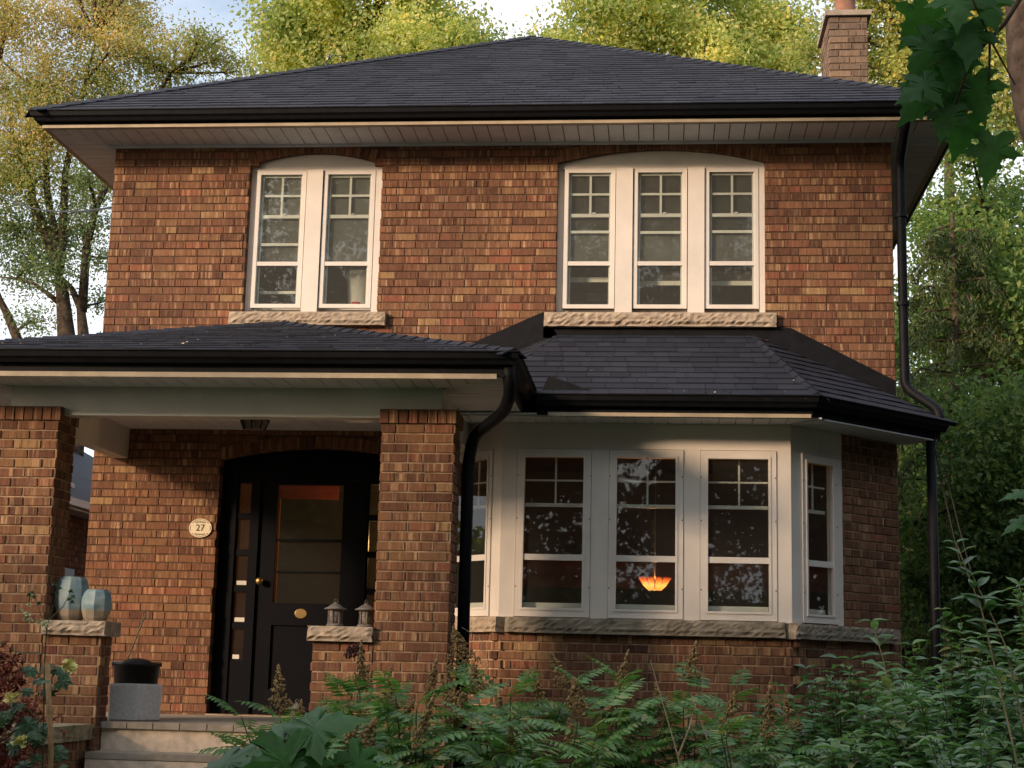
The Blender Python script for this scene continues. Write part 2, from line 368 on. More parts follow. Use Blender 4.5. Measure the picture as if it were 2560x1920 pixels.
# ------------------------------------------------------------------ the house
W = 7.15; CB = .0721; BM = .215; DB = .10      # width, course height, brick module, brick depth
Z0 = 6.14                                       # a bed joint near the eaves
house = empty('brick_house', (W/2, 0, .36), 'two-storey brown brick house with black hipped roof, porch and bay window', 'house')
def hs(name):                                   # an empty part of the house
    o = sub(name, house); o.matrix_parent_inverse = Matrix.Identity(4); o.location = (-W/2, 0, -.36); return o
ORI = Matrix.Translation((-W/2, 0, -.36))
def hb(mb, name, material, parent=None, smooth=False):
    o = mb.build(name, material, parent or house, smooth)
    if parent is None: o.location = (-W/2, 0, -.36)
    return o
facade = hs('wall'); bayp = hs('bay'); porch = hs('porch'); roofp = hs('roof'); bayroof = hs('bay_roof'); proof = hs('porch_roof'); chim = hs('chimney')
col_l = hs('porch_column'); col_r = hs('porch_column'); low_l = hs('porch_wall'); low_r = hs('porch_wall'); flank = hs('step_wall')
bricks = []     # (parent, matrix frame (u,n,z), u0,u1,z0,z1, centre)
class Fr:       # vertical plane frame: origin, u direction, outward normal
    def __init__(s, o, u):
        s.o = Vector(o); s.u = Vector(u).normalized(); s.n = Vector((s.u.y, -s.u.x, 0))
    def __call__(s, u, n, z): p = s.o+s.u*u+s.n*n; return (p.x, p.y, s.o.z+z)
def brick_rows(fr, U0, U1, Za, Zb, parent, holes=(), phase=0, keep=None, course=CB, joint=.0125, soldier=False, endjit=0, head=None):
    head = head or joint
    """running bond between U0..U1, from Zb downwards to Za; holes: (u0,u1,z0,z1)"""
    k = 0; z1 = Zb
    while z1-course > Za-course*.6:
        z0 = max(z1-course, Za)
        if z1-z0 > .03:
            off = (.5*BM if (k+phase) % 2 else 0)+random.uniform(-.012, .012)
            u = U0-off
            segs = []
            while u < U1:
                L = BM*(1 if random.random() > .10 else .5); L += random.uniform(-.006, .006)
                segs.append((max(u, U0), min(u+L, U1))); u += L
            out = []
            for a, b_ in segs:
                parts = [(a, b_)]
                for (h0, h1, hz0, hz1) in holes:
                    if z0+.02 < hz1 and z1-.02 > hz0:
                        np_ = []
                        for p, q in parts:
                            if q <= h0 or p >= h1: np_.append((p, q)); continue
                            if p < h0: np_.append((p, h0+joint/2))
                            if q > h1: np_.append((h1-joint/2, q))
                        parts = np_
                out += parts
            for p, q in out:
                if q-p < .035: continue
                cu = (p+q)/2
                if keep and not keep(cu, (z0+z1)/2): continue
                bricks.append((parent, fr, p+head/2, q-head/2, z0+joint/2, z1-joint/2))
        z1 -= course; k += 1
F0 = Fr((0, 0, 0), (1, 0, 0))
class Arc:
    def __init__(s, x0, x1, zs, za):
        s.c = (x0+x1)/2; hw = (x1-x0)/2; hgt = za-zs; s.R = (hw*hw+hgt*hgt)/(2*hgt); s.zc = za-s.R; s.x0, s.x1, s.zs, s.za = x0, x1, zs, za
    def z(s, x): return s.zc+math.sqrt(max(0, s.R**2-(x-s.c)**2))
A1 = Arc(1.302, 2.547, 6.10, 6.213); A2 = Arc(4.165, 6.03, 6.10, 6.222); A3 = Arc(1.182, 2.97, 3.335, 3.447)
ops = [(1.302, 2.547, 4.69, 6.213), (4.165, 6.03, 4.69, 6.222), (1.182, 2.97, 1.09, 3.447)]
bayhole = (3.10, 7.10, .3, 3.70)
def keep_f(u, z):
    for a in (A1, A2, A3):
        if a.x0-.01 < u < a.x1+.01 and a.zs-.6 < z < a.z(u)+.10+(.02): return False
    if z < .4: return False
    # behind bay / porch roofs nothing is seen, keep cheap
    return True
brick_rows(F0, 0, W, .36, 6.30, facade, holes=[(a, b_, c_, d_-.115) for a, b_, c_, d_ in ops]+[bayhole, (1.18, 2.66, 4.56, 4.69), (4.05, 6.14, 4.55, 4.69)], keep=keep_f, joint=.0110, head=.0065)
# arch rings
ringpieces = []
for a in (A1, A2, A3):
    th = math.asin((a.x1-a.c)/a.R); n = int(2*th*a.R/.072)
    for i in range(n):
        t0 = -th+2*th*i/n+.0035/a.R*1.4; t1 = -th+2*th*(i+1)/n-.0035/a.R*1.4
        ring = [(a.c+r*math.sin(tt), .0, a.zc+r*math.cos(tt)) for r, tt in ((a.R+.002, t0), (a.R+.002, t1), (a.R+.105, t1), (a.R+.105, t0))]
        ringpieces.append(ring)
# wall core (mortar plane 8 mm behind the brick faces)
mb = MB(); e = .004
def wall_strip(x0, x1, z0, z1, y0=.006, y1=.17): mb.box(x0, x1, y0, y1, z0, z1)
wall_strip(0.003, 1.182-e, .36, 6.33); wall_strip(1.182-e, 1.302-e, 3.447, 6.33); wall_strip(2.547+e, 4.165-e, 3.70, 6.33); wall_strip(6.03+e, W-.003, 3.70, 6.33)
wall_strip(1.302-e, 2.547+e, 3.447, 4.69); wall_strip(4.165-e, 6.03+e, 3.70, 4.69); wall_strip(2.97+e, 3.10, .36, 3.70)
wall_strip(1.302-e, 2.97+e, .36, 1.09); wall_strip(2.547+e, 2.97+e, 3.447, 3.70); wall_strip(1.182-e, 1.302-e, .36, 1.09)
for a, lo in ((A1, 6.0), (A2, 6.0), (A3, 3.2)):
    top = 6.33 if lo > 5 else 3.447
    n = 20
    for i in range(n):
        xa = a.x0+(a.x1-a.x0)*i/n; xb = a.x0+(a.x1-a.x0)*(i+1)/n
        if lo < 5 and a.z(max(min((xa+xb)/2, a.x1), a.x0)) > 3.4465: continue
        za, zb = a.z(xa)+.004, a.z(xb)+.004
        if min(za, zb) >= top: continue
        mb.prism([(xa, .008, za), (xb, .008, zb), (xb, .008, max(top, zb+.001)), (xa, .008, max(top, za+.001))], (0, 0, 0), (0, .162, 0))
# strip left of door opening was cut out of the first strip
hb(mb, 'mortar_bed', 'mortar', facade)
# side and back walls, floors and ceilings (closed shell)
mb = MB(); mb.box(.003, .17, .17, 9, .36, 6.33); mb.box(W-.17, W-.003, .17, 9, .36, 6.33); mb.box(.003, W-.003, 8.83, 9, .36, 6.33)
hb(mb, 'side_wall', 'mortar', facade)
sideL = Fr((0, 9, 0), (0, -1, 0)); sideR = Fr((W, 0, 0), (0, 1, 0))
brick_rows(sideR, 0.01, 2.4, 3.3, 6.30, facade)
brick_rows(sideL, 6.6, 8.99, 1.0, 6.30, facade)
mb = MB(); mb.box(.17, W-.17, .17, 8.83, 6.24, 6.30); mb.box(.17, W-.17, .17, 8.83, 3.72, 3.98); mb.box(.17, W-.17, .17, 8.83, .95, 1.08)
hb(mb, 'inner_floor', 'floor_wood')
mb = MB(); mb.box(.172, W-.172, 3.4, 3.45, 3.98, 6.24); mb.box(3.3, 3.36, .172, 3.4, 3.98, 6.24); hb(mb, 'partition', 'interior_up')
mb = MB(); mb.box(.172, W-.172, 3.6, 3.65, 1.08, 3.72); mb.box(3.0, 3.06, .172, 3.6, 1.08, 3.72); mb.box(.80, .84, .18, 3.6, 1.08, 3.72); hb(mb, 'partition', 'interior_wall')
mb = MB(); mb.box(.842, .86, .18, 3.58, 1.09, 3.70); mb.box(.86, 2.99, 1.9, 1.94, 1.09, 3.70); hb(mb, 'panelling', 'interior_dark')
mb = MB(); mb.box(3.3, 6.9, 3.57, 3.595, 2.45, 2.75); hb(mb, 'picture_rail', 'wood_orange')

# ------------------------------------------------------------------ rock faced stone
def rock(x0, x1, z0, z1, y0, y1, seed, T=None, amp=.014, name='sill', material='stone', parent=None, nu=None):
    rg = random.Random(seed); nu = nu or max(6, int((x1-x0)/.03)); nz = 6; mb = MB(); grid = {}
    def P(x, y, z): return T(x, y, z) if T else (x, y, z)
    vs = []
    for j in range(nz+1):
        for i in range(nu+1):
            x = x0+(x1-x0)*i/nu; z = z0+(z1-z0)*j/nz; edge = (i in (0, nu)) or (j in (0, nz))
            d = 0 if edge else rg.uniform(.0, amp)
            if j == 1 and not edge: d -= rg.uniform(.2, 1)*amp*1.1
            if j == 2 and not edge: d += amp*.7*rg.random()
            if j == 0: z += rg.uniform(0, .007)*(i not in (0, nu))
            if i in (0, nu) and j not in (0, nz): x += rg.uniform(-.008, .004)*(1 if i else -1)
            vs.append(P(x, y0-d*(-1 if False else 1), z))
    fs = [(j*(nu+1)+i, j*(nu+1)+i+1, (j+1)*(nu+1)+i+1, (j+1)*(nu+1)+i) for j in range(nz) for i in range(nu)]
    b0 = len(vs); vs += [P(x0, y1, z0), P(x1, y1, z0), P(x1, y1, z1), P(x0, y1, z1)]
    bot = [i for i in range(nu+1)]; top = [nz*(nu+1)+i for i in range(nu+1)]; lf = [j*(nu+1) for j in range(nz+1)]; rt = [j*(nu+1)+nu for j in range(nz+1)]
    fs += [tuple(bot)+(b0+1, b0), tuple(top[::-1])+(b0+3, b0+2), tuple(lf[::-1])+(b0, b0+3), tuple(rt)+(b0+2, b0+1), (b0, b0+1, b0+2, b0+3)]
    mb.add(vs, fs); return hb(mb, name, material, parent)
rock(1.195, 2.635, 4.562, 4.684, -.065, .12, 1, amp=.012, name='sill', parent=facade)
rock(4.07, 6.122, 4.556, 4.684, -.065, .12, 2, amp=.016, name='sill', parent=facade)

# ------------------------------------------------------------------ windows
def ubox(mb, T, u0, u1, n0, n1, z0, z1):
    vs = [T(u, n, z) for z in (z0, z1) for n in (n0, n1) for u in (u0, u1)]
    mb.add(vs, [(0, 2, 3, 1), (4, 5, 7, 6), (0, 1, 5, 4), (2, 6, 7, 3), (0, 4, 6, 2), (1, 3, 7, 5)])
def storm(T, u0, u1, z0, z1, nf, parent, fw_=.036, mid=5.158, bar=5.814, meet=5.613, rail2=None, midh=.038, muntin=.020, gmat='glass', proud=.0):
    """storm frame with two panes, a double hung sash with a 2x2 grid behind it. nf = front (outward offset)"""
    wnd = hs('window')
    mb = MB()
    ubox(mb, T, u0, u0+fw_, nf-.03, nf, z0, z1); ubox(mb, T, u1-fw_, u1, nf-.03, nf, z0, z1)
    ubox(mb, T, u0+fw_, u1-fw_, nf-.03, nf, z1-fw_, z1); ubox(mb, T, u0+fw_, u1-fw_, nf-.03, nf, z0, z0+fw_)
    # inner bead
    ubox(mb, T, u0+fw_, u0+fw_+.008, nf-.028, nf-.010, z0+fw_, z1-fw_); ubox(mb, T, u1-fw_-.008, u1-fw_, nf-.028, nf-.010, z0+fw_, z1-fw_)
    mb.build('frame', 'white_vinyl', wnd)
    a, b_ = u0+fw_+.008, u1-fw_-.008
    mb = MB(); ubox(mb, T, a-.008, b_+.008, nf-.028, nf-.004, mid-midh/2, mid+midh/2); mb.build('mid_rail', 'white_vinyl', wnd)
    for p, q in ((z0+fw_, mid-midh/2), (mid+midh/2, z1-fw_)):
        mb = MB(); ubox(mb, T, a, b_, nf-.020, nf-.016, p, q); mb.build('pane', gmat, wnd)
    # sash behind
    s0 = nf-.032
    mb = MB(); ubox(mb, T, a, a+.018, s0-.02, s0, z0+fw_, z1-fw_); ubox(mb, T, b_-.012, b_, s0-.02, s0, z0+fw_, z1-fw_)
    ubox(mb, T, a+.018, b_-.012, s0-.02, s0, z1-fw_-.02, z1-fw_); mb.build('sash', 'white_vinyl', wnd)
    mb = MB(); ubox(mb, T, a+.018, b_-.012, s0-.02, s0+.004, meet-.016, meet+.016); mb.build('sash_rail', 'white_vinyl', wnd)
    c_ = (a+b_)/2+.004
    mb = MB(); ubox(mb, T, c_-muntin/2, c_+muntin/2, s0-.012, s0-.002, meet+.014, z1-fw_-.02); mb.build('muntin', 'white_vinyl', wnd)
    mb = MB(); ubox(mb, T, a+.018, c_-muntin/2-.0005, s0-.012, s0-.002, bar-muntin/2, bar+muntin/2); ubox(mb, T, c_+muntin/2+.0005, b_-.012, s0-.012, s0-.002, bar-muntin/2, bar+muntin/2); mb.build('muntin', 'white_vinyl', wnd)
    if rail2:
        mb = MB(); ubox(mb, T, a, b_, nf-.045, nf-.026, rail2-.012, rail2+.012); mb.build('screen_rail', 'white_vinyl', wnd)
    # sash lock
    mb = MB(); ubox(mb, T, c_+.02, c_+.05, s0-.01, s0+.012, meet+.014, meet+.026); mb.build('sash_lock', 'white_vinyl', wnd)
    return wnd
upw = []
for (x0, x1, A, posts, storms, rails) in ((1.302, 2.547, A1, [(1.842, 1.990)], [(1.366, 1.832), (2.000, 2.480)], [5.346, None]),
                                          (4.165, 6.03, A2, [(4.696, 4.848), (5.344, 5.492)], [(4.228, 4.690), (4.856, 5.336), (5.498, 5.974)], [5.458, 5.452, 5.458])):
    grp = hs('window_bay'); grp.name = 'window_surround'
    mb = MB(); y0, y1 = .078, .16
    mb.box(x0, storms[0][0]-.006, y0, y1, 4.685, 6.05); mb.box(storms[-1][1]+.006, x1, .030, y1, 4.685, 6.05); mb.box(storms[0][0]-.006, storms[-1][1]+.006, .085, y1, 4.685, 4.738)
    mb.build('casing', 'white_trim', grp)
    n = 24; top = [(x0+(x1-x0)*i/n, .058, A.z(x0+(x1-x0)*i/n)-.002) for i in range(n+1)]
    mb = MB(); mb.prism([(x0, .058, 6.052)]+top+[(x1, .058, 6.052)], (0, 0, 0), (0, .1, 0)); mb.build('arch_panel', 'white_trim', grp)
    for p, q in posts: mb = MB(); mb.box(p, q, .012, .15, 4.686, 6.050); mb.build('mullion', 'white_trim', grp)
    for (a, b_), r2 in zip(storms, rails):
        storm(lambda u, n_, z: (u, -n_, z), a, b_, 4.742, 6.046, -.028, grp, rail2=r2, gmat='glass_dusty')
        # insect screen and blind behind the sash
        mb = MB(); mb.box(a+.04, b_-.04, .086, .089, 5.17, (r2-.012) if r2 else 5.60); mb.build('insect_screen', 'screen', grp)
        mb = MB(); mb.box(a+.04, b_-.04, .091, .094, 5.40 if x0 > 3 else 5.36, 6.0); mb.build('roller_blind', 'blind_dark' if x0 > 3 else 'screen', grp)
    upw.append(grp)
g = upw[0]
mb = MB(); mb.box(1.5, 1.80, .40, .46, 4.99, 5.10); mb.build('shelf', 'blind', g)
mb = MB(); mb.box(1.40, 1.81, .20, .23, 4.915, 4.94); mb.build('blind_rail', 'plastic_white', g)
g = upw[1]
for a, b_ in [(4.28, 4.64), (4.90, 5.29), (5.54, 5.93)]:
    mb = MB(); mb.box(a, b_, .21, .235, 5.03 if a < 4.5 else 5.0, 5.075 if a < 4.5 else 5.04); mb.build('blind_rail', 'plastic_white', g)
mb = MB(); mb.box(4.42, 4.64, .5, .56, 4.92, 5.0); mb.build('shelf', 'blind', g)
for a, b_ in [(4.90, 5.29), (5.54, 5.93)]:
    mb = MB(); mb.box(a, b_, .245, .25, 5.04, 5.14); mb.build('roller_blind', 'blind', g)
bin_ = empty('waste_bin', (2.33, .33, 4.70), 'tapered white bin behind the right pane of the two-pane window', 'bin')
MB().lathe([(.10, 0), (.105, .01), (.145, .43), (.150, .43), (.150, .445), (.14, .445), (.10, .02)], 24).build('bin_body', 'plastic_white', bin_, True)
mg = MB().lathe([(.035, 0), (.04, .005), (.04, .07), (.036, .07), (.034, .01)], 16).build('mug', 'red_mug', None, True, (2.31, .215, 4.765))
tag(mg, 'small red mug on the window sill in front of the white bin', 'mug')
mb = MB(); mb.box(1.37, 2.48, .16, .30, 4.74, 4.765); mb.build('inner_sill', 'plastic_white', upw[0])

# ------------------------------------------------------------------ bay window
BX0, BX1, BY = 3.832, 6.158, -1.0
FB = Fr((BX0, BY, 0), (1, 0, 0)); FR = Fr((BX1, BY, 0), (1, 1, 0)); FL = Fr((3.10, -.268, 0), (1, -1, 0)); LL = (BX0-3.10)*math.sqrt(2)
def win_bay(T, u0, u1, parent, z0=1.962, z1=3.318, fr_=.062):
    wnd = hs('window'); g0, g1 = u0+fr_, u1-fr_; zb, zt = z0+.070, z1-.066
    mb = MB()
    for (a, b_, c_, d_) in ((u0, g0, z0, z1), (g1, u1, z0, z1), (g0, g1, zt, z1), (g0, g1, z0, zb)): ubox(mb, T, a, b_, -.05, .012, c_, d_)
    mb.build('frame', 'white_trim', wnd)
    mb = MB()
    for (a, b_, c_, d_) in ((g0-.018, g0, zb-.018, zt+.018), (g1, g1+.018, zb-.018, zt+.018), (g0, g1, zt, zt+.018), (g0, g1, zb-.018, zb)): ubox(mb, T, a, b_, .0125, .019, c_, d_)
    mb.build('bead', 'white_vinyl', wnd)
    mid = 2.438
    mb = MB(); ubox(mb, T, g0, g1, -.03, .006, mid-.024, mid+.024); mb.build('mid_rail', 'white_vinyl', wnd)
    for p, q in ((zb, mid-.024), (mid+.024, zt)):
        mb = MB(); ubox(mb, T, g0, g1, -.018, -.014, p, q); mb.build('pane', 'glass', wnd)
    s0 = -.07; meet, bar = 2.868, 3.07; c_ = (g0+g1)/2+.01
    mb = MB(); ubox(mb, T, g0, g1, s0-.02, s0, meet-.014, meet+.014); mb.build('sash_rail', 'white_vinyl', wnd)
    mb = MB(); ubox(mb, T, c_-.008, c_+.008, s0-.012, s0-.002, meet+.014, zt); mb.build('muntin', 'white_vinyl', wnd)
    mb = MB(); ubox(mb, T, g0, c_-.0085, s0-.012, s0-.002, bar-.007, bar+.007); ubox(mb, T, c_+.0085, g1, s0-.012, s0-.002, bar-.007, bar+.007); mb.build('muntin', 'white_vinyl', wnd)
    mb = MB(); ubox(mb, T, g0, g1, s0-.03, s0-.01, zb, zb+.045); mb.build('sash_rail', 'white_vinyl', wnd)
    # screw heads
    mb = MB()
    for u in (u0+.008, u1-.008):
        for z in (2.2, 2.75, 3.1): ubox(mb, T, u-.004, u+.004, .012, .015, z-.005, z+.005)
    mb.build('screw', 'dark_gap', wnd)
wins = [(3.953, 4.556), (4.703, 5.300), (5.436, 6.042)]
mb = MB(); ed = [BX0-.0]+[v for p in wins for v in p]+[BX1]
for i in range(0, len(ed), 2):
    g_ = .003
    mb.box(ed[i]+(g_ if i else 0), ed[i+1]-(g_ if i < len(ed)-2 else 0), BY-.002, BY+.09, 1.95, 3.322)
mb.build('post', 'white_trim', bayp)
mb = MB(); mb.box(BX0, BX1, BY-.001, BY+.09, 3.323, 3.62); mb.build('head_panel', 'white_trim', bayp)
mb = MB(); mb.box(BX0, BX1, BY+.04, BY+.09, 1.90, 1.96); mb.build('head_panel', 'white_trim', bayp)
for p, q in wins: win_bay(lambda u, n_, z: (u, BY-n_, z), p, q, bayp)
# right facet (white panel .64 wide, then brick)
mb = MB(); T = FR
for (a, b_, c_, d_) in ((0.004, .125, 1.95, 3.322), (.565, .64, 1.95, 3.322), (.004, .64, 3.323, 3.62)): ubox(mb, T, a, b_, -.09, 0, c_, d_)
mb.build('post', 'white_trim', bayp); win_bay(FR, .128, .562, bayp, fr_=.058)
mb = MB(); T = FL
for (a, b_, c_, d_) in ((LL-.12, LL-.004, 1.95, 3.322), (.15, .33, 1.95, 3.322), (.15, LL-.004, 3.323, 3.62)): ubox(mb, T, a, b_, -.09, 0, c_, d_)
mb.build('post', 'white_trim', bayp); win_bay(FL, .333, LL-.123, bayp, fr_=.058)
# brick of the bay
brick_rows(FB, 0, BX1-BX0, .36, 1.832, bayp)
LR = math.hypot(W-BX1, 1.0)
brick_rows(FR, .06, LR-.01, .36, 1.832, bayp); brick_rows(FR, .645, LR-.01, 1.95, 3.6, bayp, phase=1)
brick_rows(FL, .06, LL-.05, .36, 1.832, bayp)
FD = Fr((3.10, 0, 0), (0, -1, 0)); brick_rows(FD, 0, .26, .36, 3.6, bayp)
for k in range(20):       # toothed corner bricks
    z1 = 1.832-k*CB
    if z1 < .5: break
    if k % 2 == 0:
        bricks.append((bayp, FB, BX1-BX0+.006, BX1-BX0+.062, z1-CB+.0055, z1-.0055)); bricks.append((bayp, FB, -.062, -.006, z1-CB+.0055, z1-.0055))
    else:
        bricks.append((bayp, FR, -.03, .05, z1-CB+.0055, z1-.0055)); bricks.append((bayp, FL, LL-.045, LL+.03, z1-CB+.0055, z1-.0055))
mb = MB()
mb.box(BX0+.0, BX1, BY+.008, BY+.10, .36, 1.84); ubox(mb, FR, .004, LR, -.11, -.008, .36, 1.84); ubox(mb, FR, .645, LR-.005, -.11, -.008, 1.84, 3.62); ubox(mb, FL, 0, LL-.004, -.11, -.008, .36, 1.84); ubox(mb, FL, 0, .15, -.11, -.008, 1.84, 3.62)
mb.box(3.108, 3.20, -.26, .008, .36, 3.62)
mb.build('mortar_bed', 'mortar_light', bayp)
rock(BX0+.055, 6.100, 1.832, 1.955, BY-.062, BY+.1, 11, amp=.010, material='stone_grey', parent=bayp)
rock(.055, .12, 1.826, 1.95, .075, -.1, 12, T=lambda u, n_, z: FR(u-.10, n_, z), amp=-.012, material='stone', parent=bayp, nu=6)
rock(.03, LR-.12, 1.828, 1.95, .055, -.1, 13, T=FR, amp=-.010, material='stone_grey', parent=bayp)
rock(.10, LL+.035, 1.832, 1.955, .06, -.1, 14, T=FL, amp=-.012, material='stone', parent=bayp)
mb = MB(); pts = [(3.20, .15), (3.20, -.2), (BX0+.05, BY+.1), (BX1-.05, BY+.1), (6.98, -.05), (6.98, .17), ]
mb.prism([(x, y, 1.9) for x, y in pts], (0, 0, 0), (0, 0, .03)); mb.build('window_seat', 'wood_orange', bayp)
mb = MB(); mb.prism([(x, y, 3.52) for x, y in pts], (0, 0, 0), (0, 0, .03)); mb.build('bay_ceiling', 'interior_wall', bayp)
# pendant lamp in the room
pd = empty('pendant_lamp', (5.07, .55, 2.27), 'glowing orange glass pendant lamp hanging behind the middle bay pane', 'lamp')
mb = MB(); seg = 12; prof = [(.055, 0), (.10, .04), (.15, .115), (.146, .115), (.095, .043), (.05, .006)]
for k in range(seg):
    a0, a1 = 2*math.pi*(k+.10)/seg, 2*math.pi*(k+.90)/seg
    vs = [(r*math.cos(a), r*math.sin(a), z) for r, z in prof for a in (a0, a1)]
    mbk = MB(); mbk.add(vs, [(2*i, 2*i+1, 2*i+3, 2*i+2) for i in range(5)]+[(10, 11, 1, 0)]); mbk.build('glass_panel', 'lamp_shade', pd)
MB().lathe([(.05, -.004), (.054, .0), (.05, .004)], 16).build('base_ring', 'brass', pd)
MB().tube([(0, 0, .11), (0, 0, 1.25)], .006, 6).build('rod', 'brass', pd)
pl_ = bpy.data.lights.new('pendant_light', 'POINT'); pl_.energy = 7; pl_.color = (1, .45, .15); pl_.shadow_soft_size = .04
po = bpy.data.objects.new('pendant_light', pl_); col.objects.link(po); po.parent = pd; po.location = (0, 0, .09)

# ------------------------------------------------------------------ front door
door = hs('door_surround')
T = lambda u, n_, z: (u, -n_, z)
mb = MB()
for (a, b_, c_, d_) in ((1.182, 1.325, 1.09, 3.34), (1.465, 1.535, 1.09, 3.18), (2.455, 2.52, 1.09, 3.18), (2.655, 2.97, 1.09, 3.34)): mb.box(a, b_, .10, .20, c_, d_)
n = 20; top = [(A3.x0+(A3.x1-A3.x0)*i/n, .10, A3.z(A3.x0+(A3.x1-A3.x0)*i/n)-.002) for i in range(n+1)]
mb.prism([(1.325, .10, 3.181), (1.325, .10, 3.34), (1.182, .10, 3.341)]+top[1:-1]+[(2.97, .10, 3.341), (2.655, .10, 3.34), (2.655, .10, 3.181)], (0, .002, 0), (0, .1, 0))
mb.build('door_frame', 'door_paint', door)
for (a, b_) in ((1.325, 1.465), (2.52, 2.655)):
    sl_ = hs('sidelight'); zt = 3.14
    mb = MB(); mb.box(a, a+.014, .115, .155, 1.09, 3.18); mb.box(b_-.014, b_, .115, .155, 1.09, 3.18); mb.box(a+.014, b_-.014, .115, .155, 3.14, 3.18)
    mb.box(a+.014, b_-.014, .115, .155, 1.09, zt-4*.325-.272)
    for k in range(4): mb.box(a+.014, b_-.014, .115, .155, zt-(k+1)*.325, zt-k*.325-.272)
    mb.build('sidelight_frame', 'door_paint', sl_)
    for k in range(5):
        mb = MB(); mb.box(a+.014, b_-.014, .132, .136, zt-k*.325-.272, zt-k*.325); mb.build('pane', 'glass', sl_)
        if k in (2, 3, 4) and a < 2:
            mb = MB(); mb.box(a+.03, b_-.02-(.03 if k == 4 else 0), .128, .131, zt-k*.325-.262, zt-k*.325-.225); mb.build('sticker', 'plastic_white', sl_)
lf = hs('door')
mb = MB()
for (a, b_, c_, d_) in ((1.540, 1.69, 1.10, 3.175), (2.29, 2.45, 1.10, 3.175), (1.69, 2.29, 3.13, 3.175), (1.69, 2.29, 1.88, 2.075), (1.69, 2.29, 1.10, 1.32)): mb.box(a, b_, .125, .17, c_, d_)
mb.build('door_leaf', 'door_paint', lf)
mb = MB(); mb.box(1.69, 2.29, .145, .16, 1.32, 1.88); mb.build('door_panel', 'door_paint', lf)
mb = MB(); mb.box(1.69, 2.29, .132, .144, 2.62, 2.645); mb.box(1.69, 2.29, .132, .144, 2.345, 2.36); mb.build('glazing_bar', 'door_paint', lf)
mb = MB(); mb.box(1.69, 2.29, .147, .151, 2.075, 3.13); mb.build('pane', 'glass', lf)
MB().lathe([(.0, 0), (.055, 0), (.057, .004), (.05, .008), (0, .008)], 24, sy=.8).build('mail_plate', 'brass', lf).matrix_local = Matrix.Translation((1.955, .1255, 1.985)) @ Matrix.Rotation(R_(90), 4, 'X')
MB().lathe([(.012, 0), (.012, .03), (.03, .04), (.033, .055), (.022, .07), (0, .072)], 16).build('door_knob', 'brass', lf, True).matrix_local = Matrix.Translation((1.575, .125, 2.262)) @ Matrix.Rotation(R_(90), 4, 'X')
mb = MB(); mb.box(1.182, 2.97, -.03, .125, 1.086, 1.10); mb.build('threshold', 'concrete', door)
mb = MB(); mb.box(1.44, 2.06, 1.0, 1.02, 3.10, 3.32); mb.build('inner_valance', 'red_cloth', door)
mb = MB(); mb.box(1.38, 1.50, 1.0, 1.03, 1.9, 3.09); mb.build('inner_post', 'wood_orange', door)
mb = MB(); mb.box(.87, 1.33, 1.2, 1.23, 1.15, 3.5); mb.build('inner_panel', 'wood_orange', door)
scn = empty('wall_sconce', (2.70, .75, 2.60), 'small lit wall lamp glinting through the right sidelight', 'lamp')
MB().lathe([(.0, -.03), (.02, -.02), (.028, .01), (.02, .04), (0, .045)], 12).build('bulb', 'sconce', scn, True)
MB().lathe([(.0, -.06), (.018, -.055), (.022, -.035), (.0, -.033)], 12).build('holder', 'brass', scn, True)
sp_ = bpy.data.lights.new('sconce_light', 'POINT'); sp_.energy = 9; sp_.color = (1, .55, .22); sp_.shadow_soft_size = .04
so2 = bpy.data.objects.new('sconce_light', sp_); col.objects.link(so2); so2.parent = scn; so2.location = (-.06, 0, .06)
# number plaque
pq = empty('number_plaque', (1.037, -.004, 2.716), 'cream oval house number plaque 27 on the brick beside the door', 'plaque')
def oval(rx, rz, y0, y1, n=40):
    mb = MB(); mb.prism([(rx*math.cos(2*math.pi*i/n), y0, rz*math.sin(2*math.pi*i/n)) for i in range(n)], (0, 0, 0), (0, y1-y0, 0)); return mb
oval(.104, .084, -.010, .004).build('plate', 'cream_enamel', pq)
ring = MB(); n = 40
for i in range(n):
    if (i % 20) in (2, 3, 16, 17): continue
    a0, a1 = 2*math.pi*i/n, 2*math.pi*(i+1)/n
    ring.prism([(r*.104*math.cos(a), -.0115, r*.084*math.sin(a)) for r, a in ((.86, a0), (.86, a1), (.90, a1), (.90, a0))], (0, 0, 0), (0, .002, 0))
ring.build('rim_line', 'ink', pq)
def text(s, size, loc, parent, name, material):
    cu = bpy.data.curves.new(name, 'FONT'); cu.body = s; cu.size = size; cu.align_x = 'CENTER'; cu.align_y = 'CENTER'; cu.extrude = .001
    o = bpy.data.objects.new(name, cu); col.objects.link(o)
    dg = bpy.context.evaluated_depsgraph_get(); me = bpy.data.meshes.new_from_object(o.evaluated_get(dg)); bpy.data.objects.remove(o)
    me.materials.clear(); me.materials.append(M[material]); q = bpy.data.objects.new(name, me); col.objects.link(q); q.parent = parent
    q.matrix_local = Matrix.Translation(loc) @ Matrix.Rotation(R_(90), 4, 'X'); return q
text('27', .082, (0, -.0115, 0), pq, 'numeral', 'ink')
mb = MB()      # flourishes above and below the number
for s_ in (1, -1):
    for i in range(7):
        x = (i-3)*.014; zz = s_*(.056-.00055*abs(x*100)**1.6); mb.box(x-.005, x+.005, -.0115, -.0095, zz-.004-.003*(i % 2), zz+.004)
mb.build('flourish', 'ink', pq)

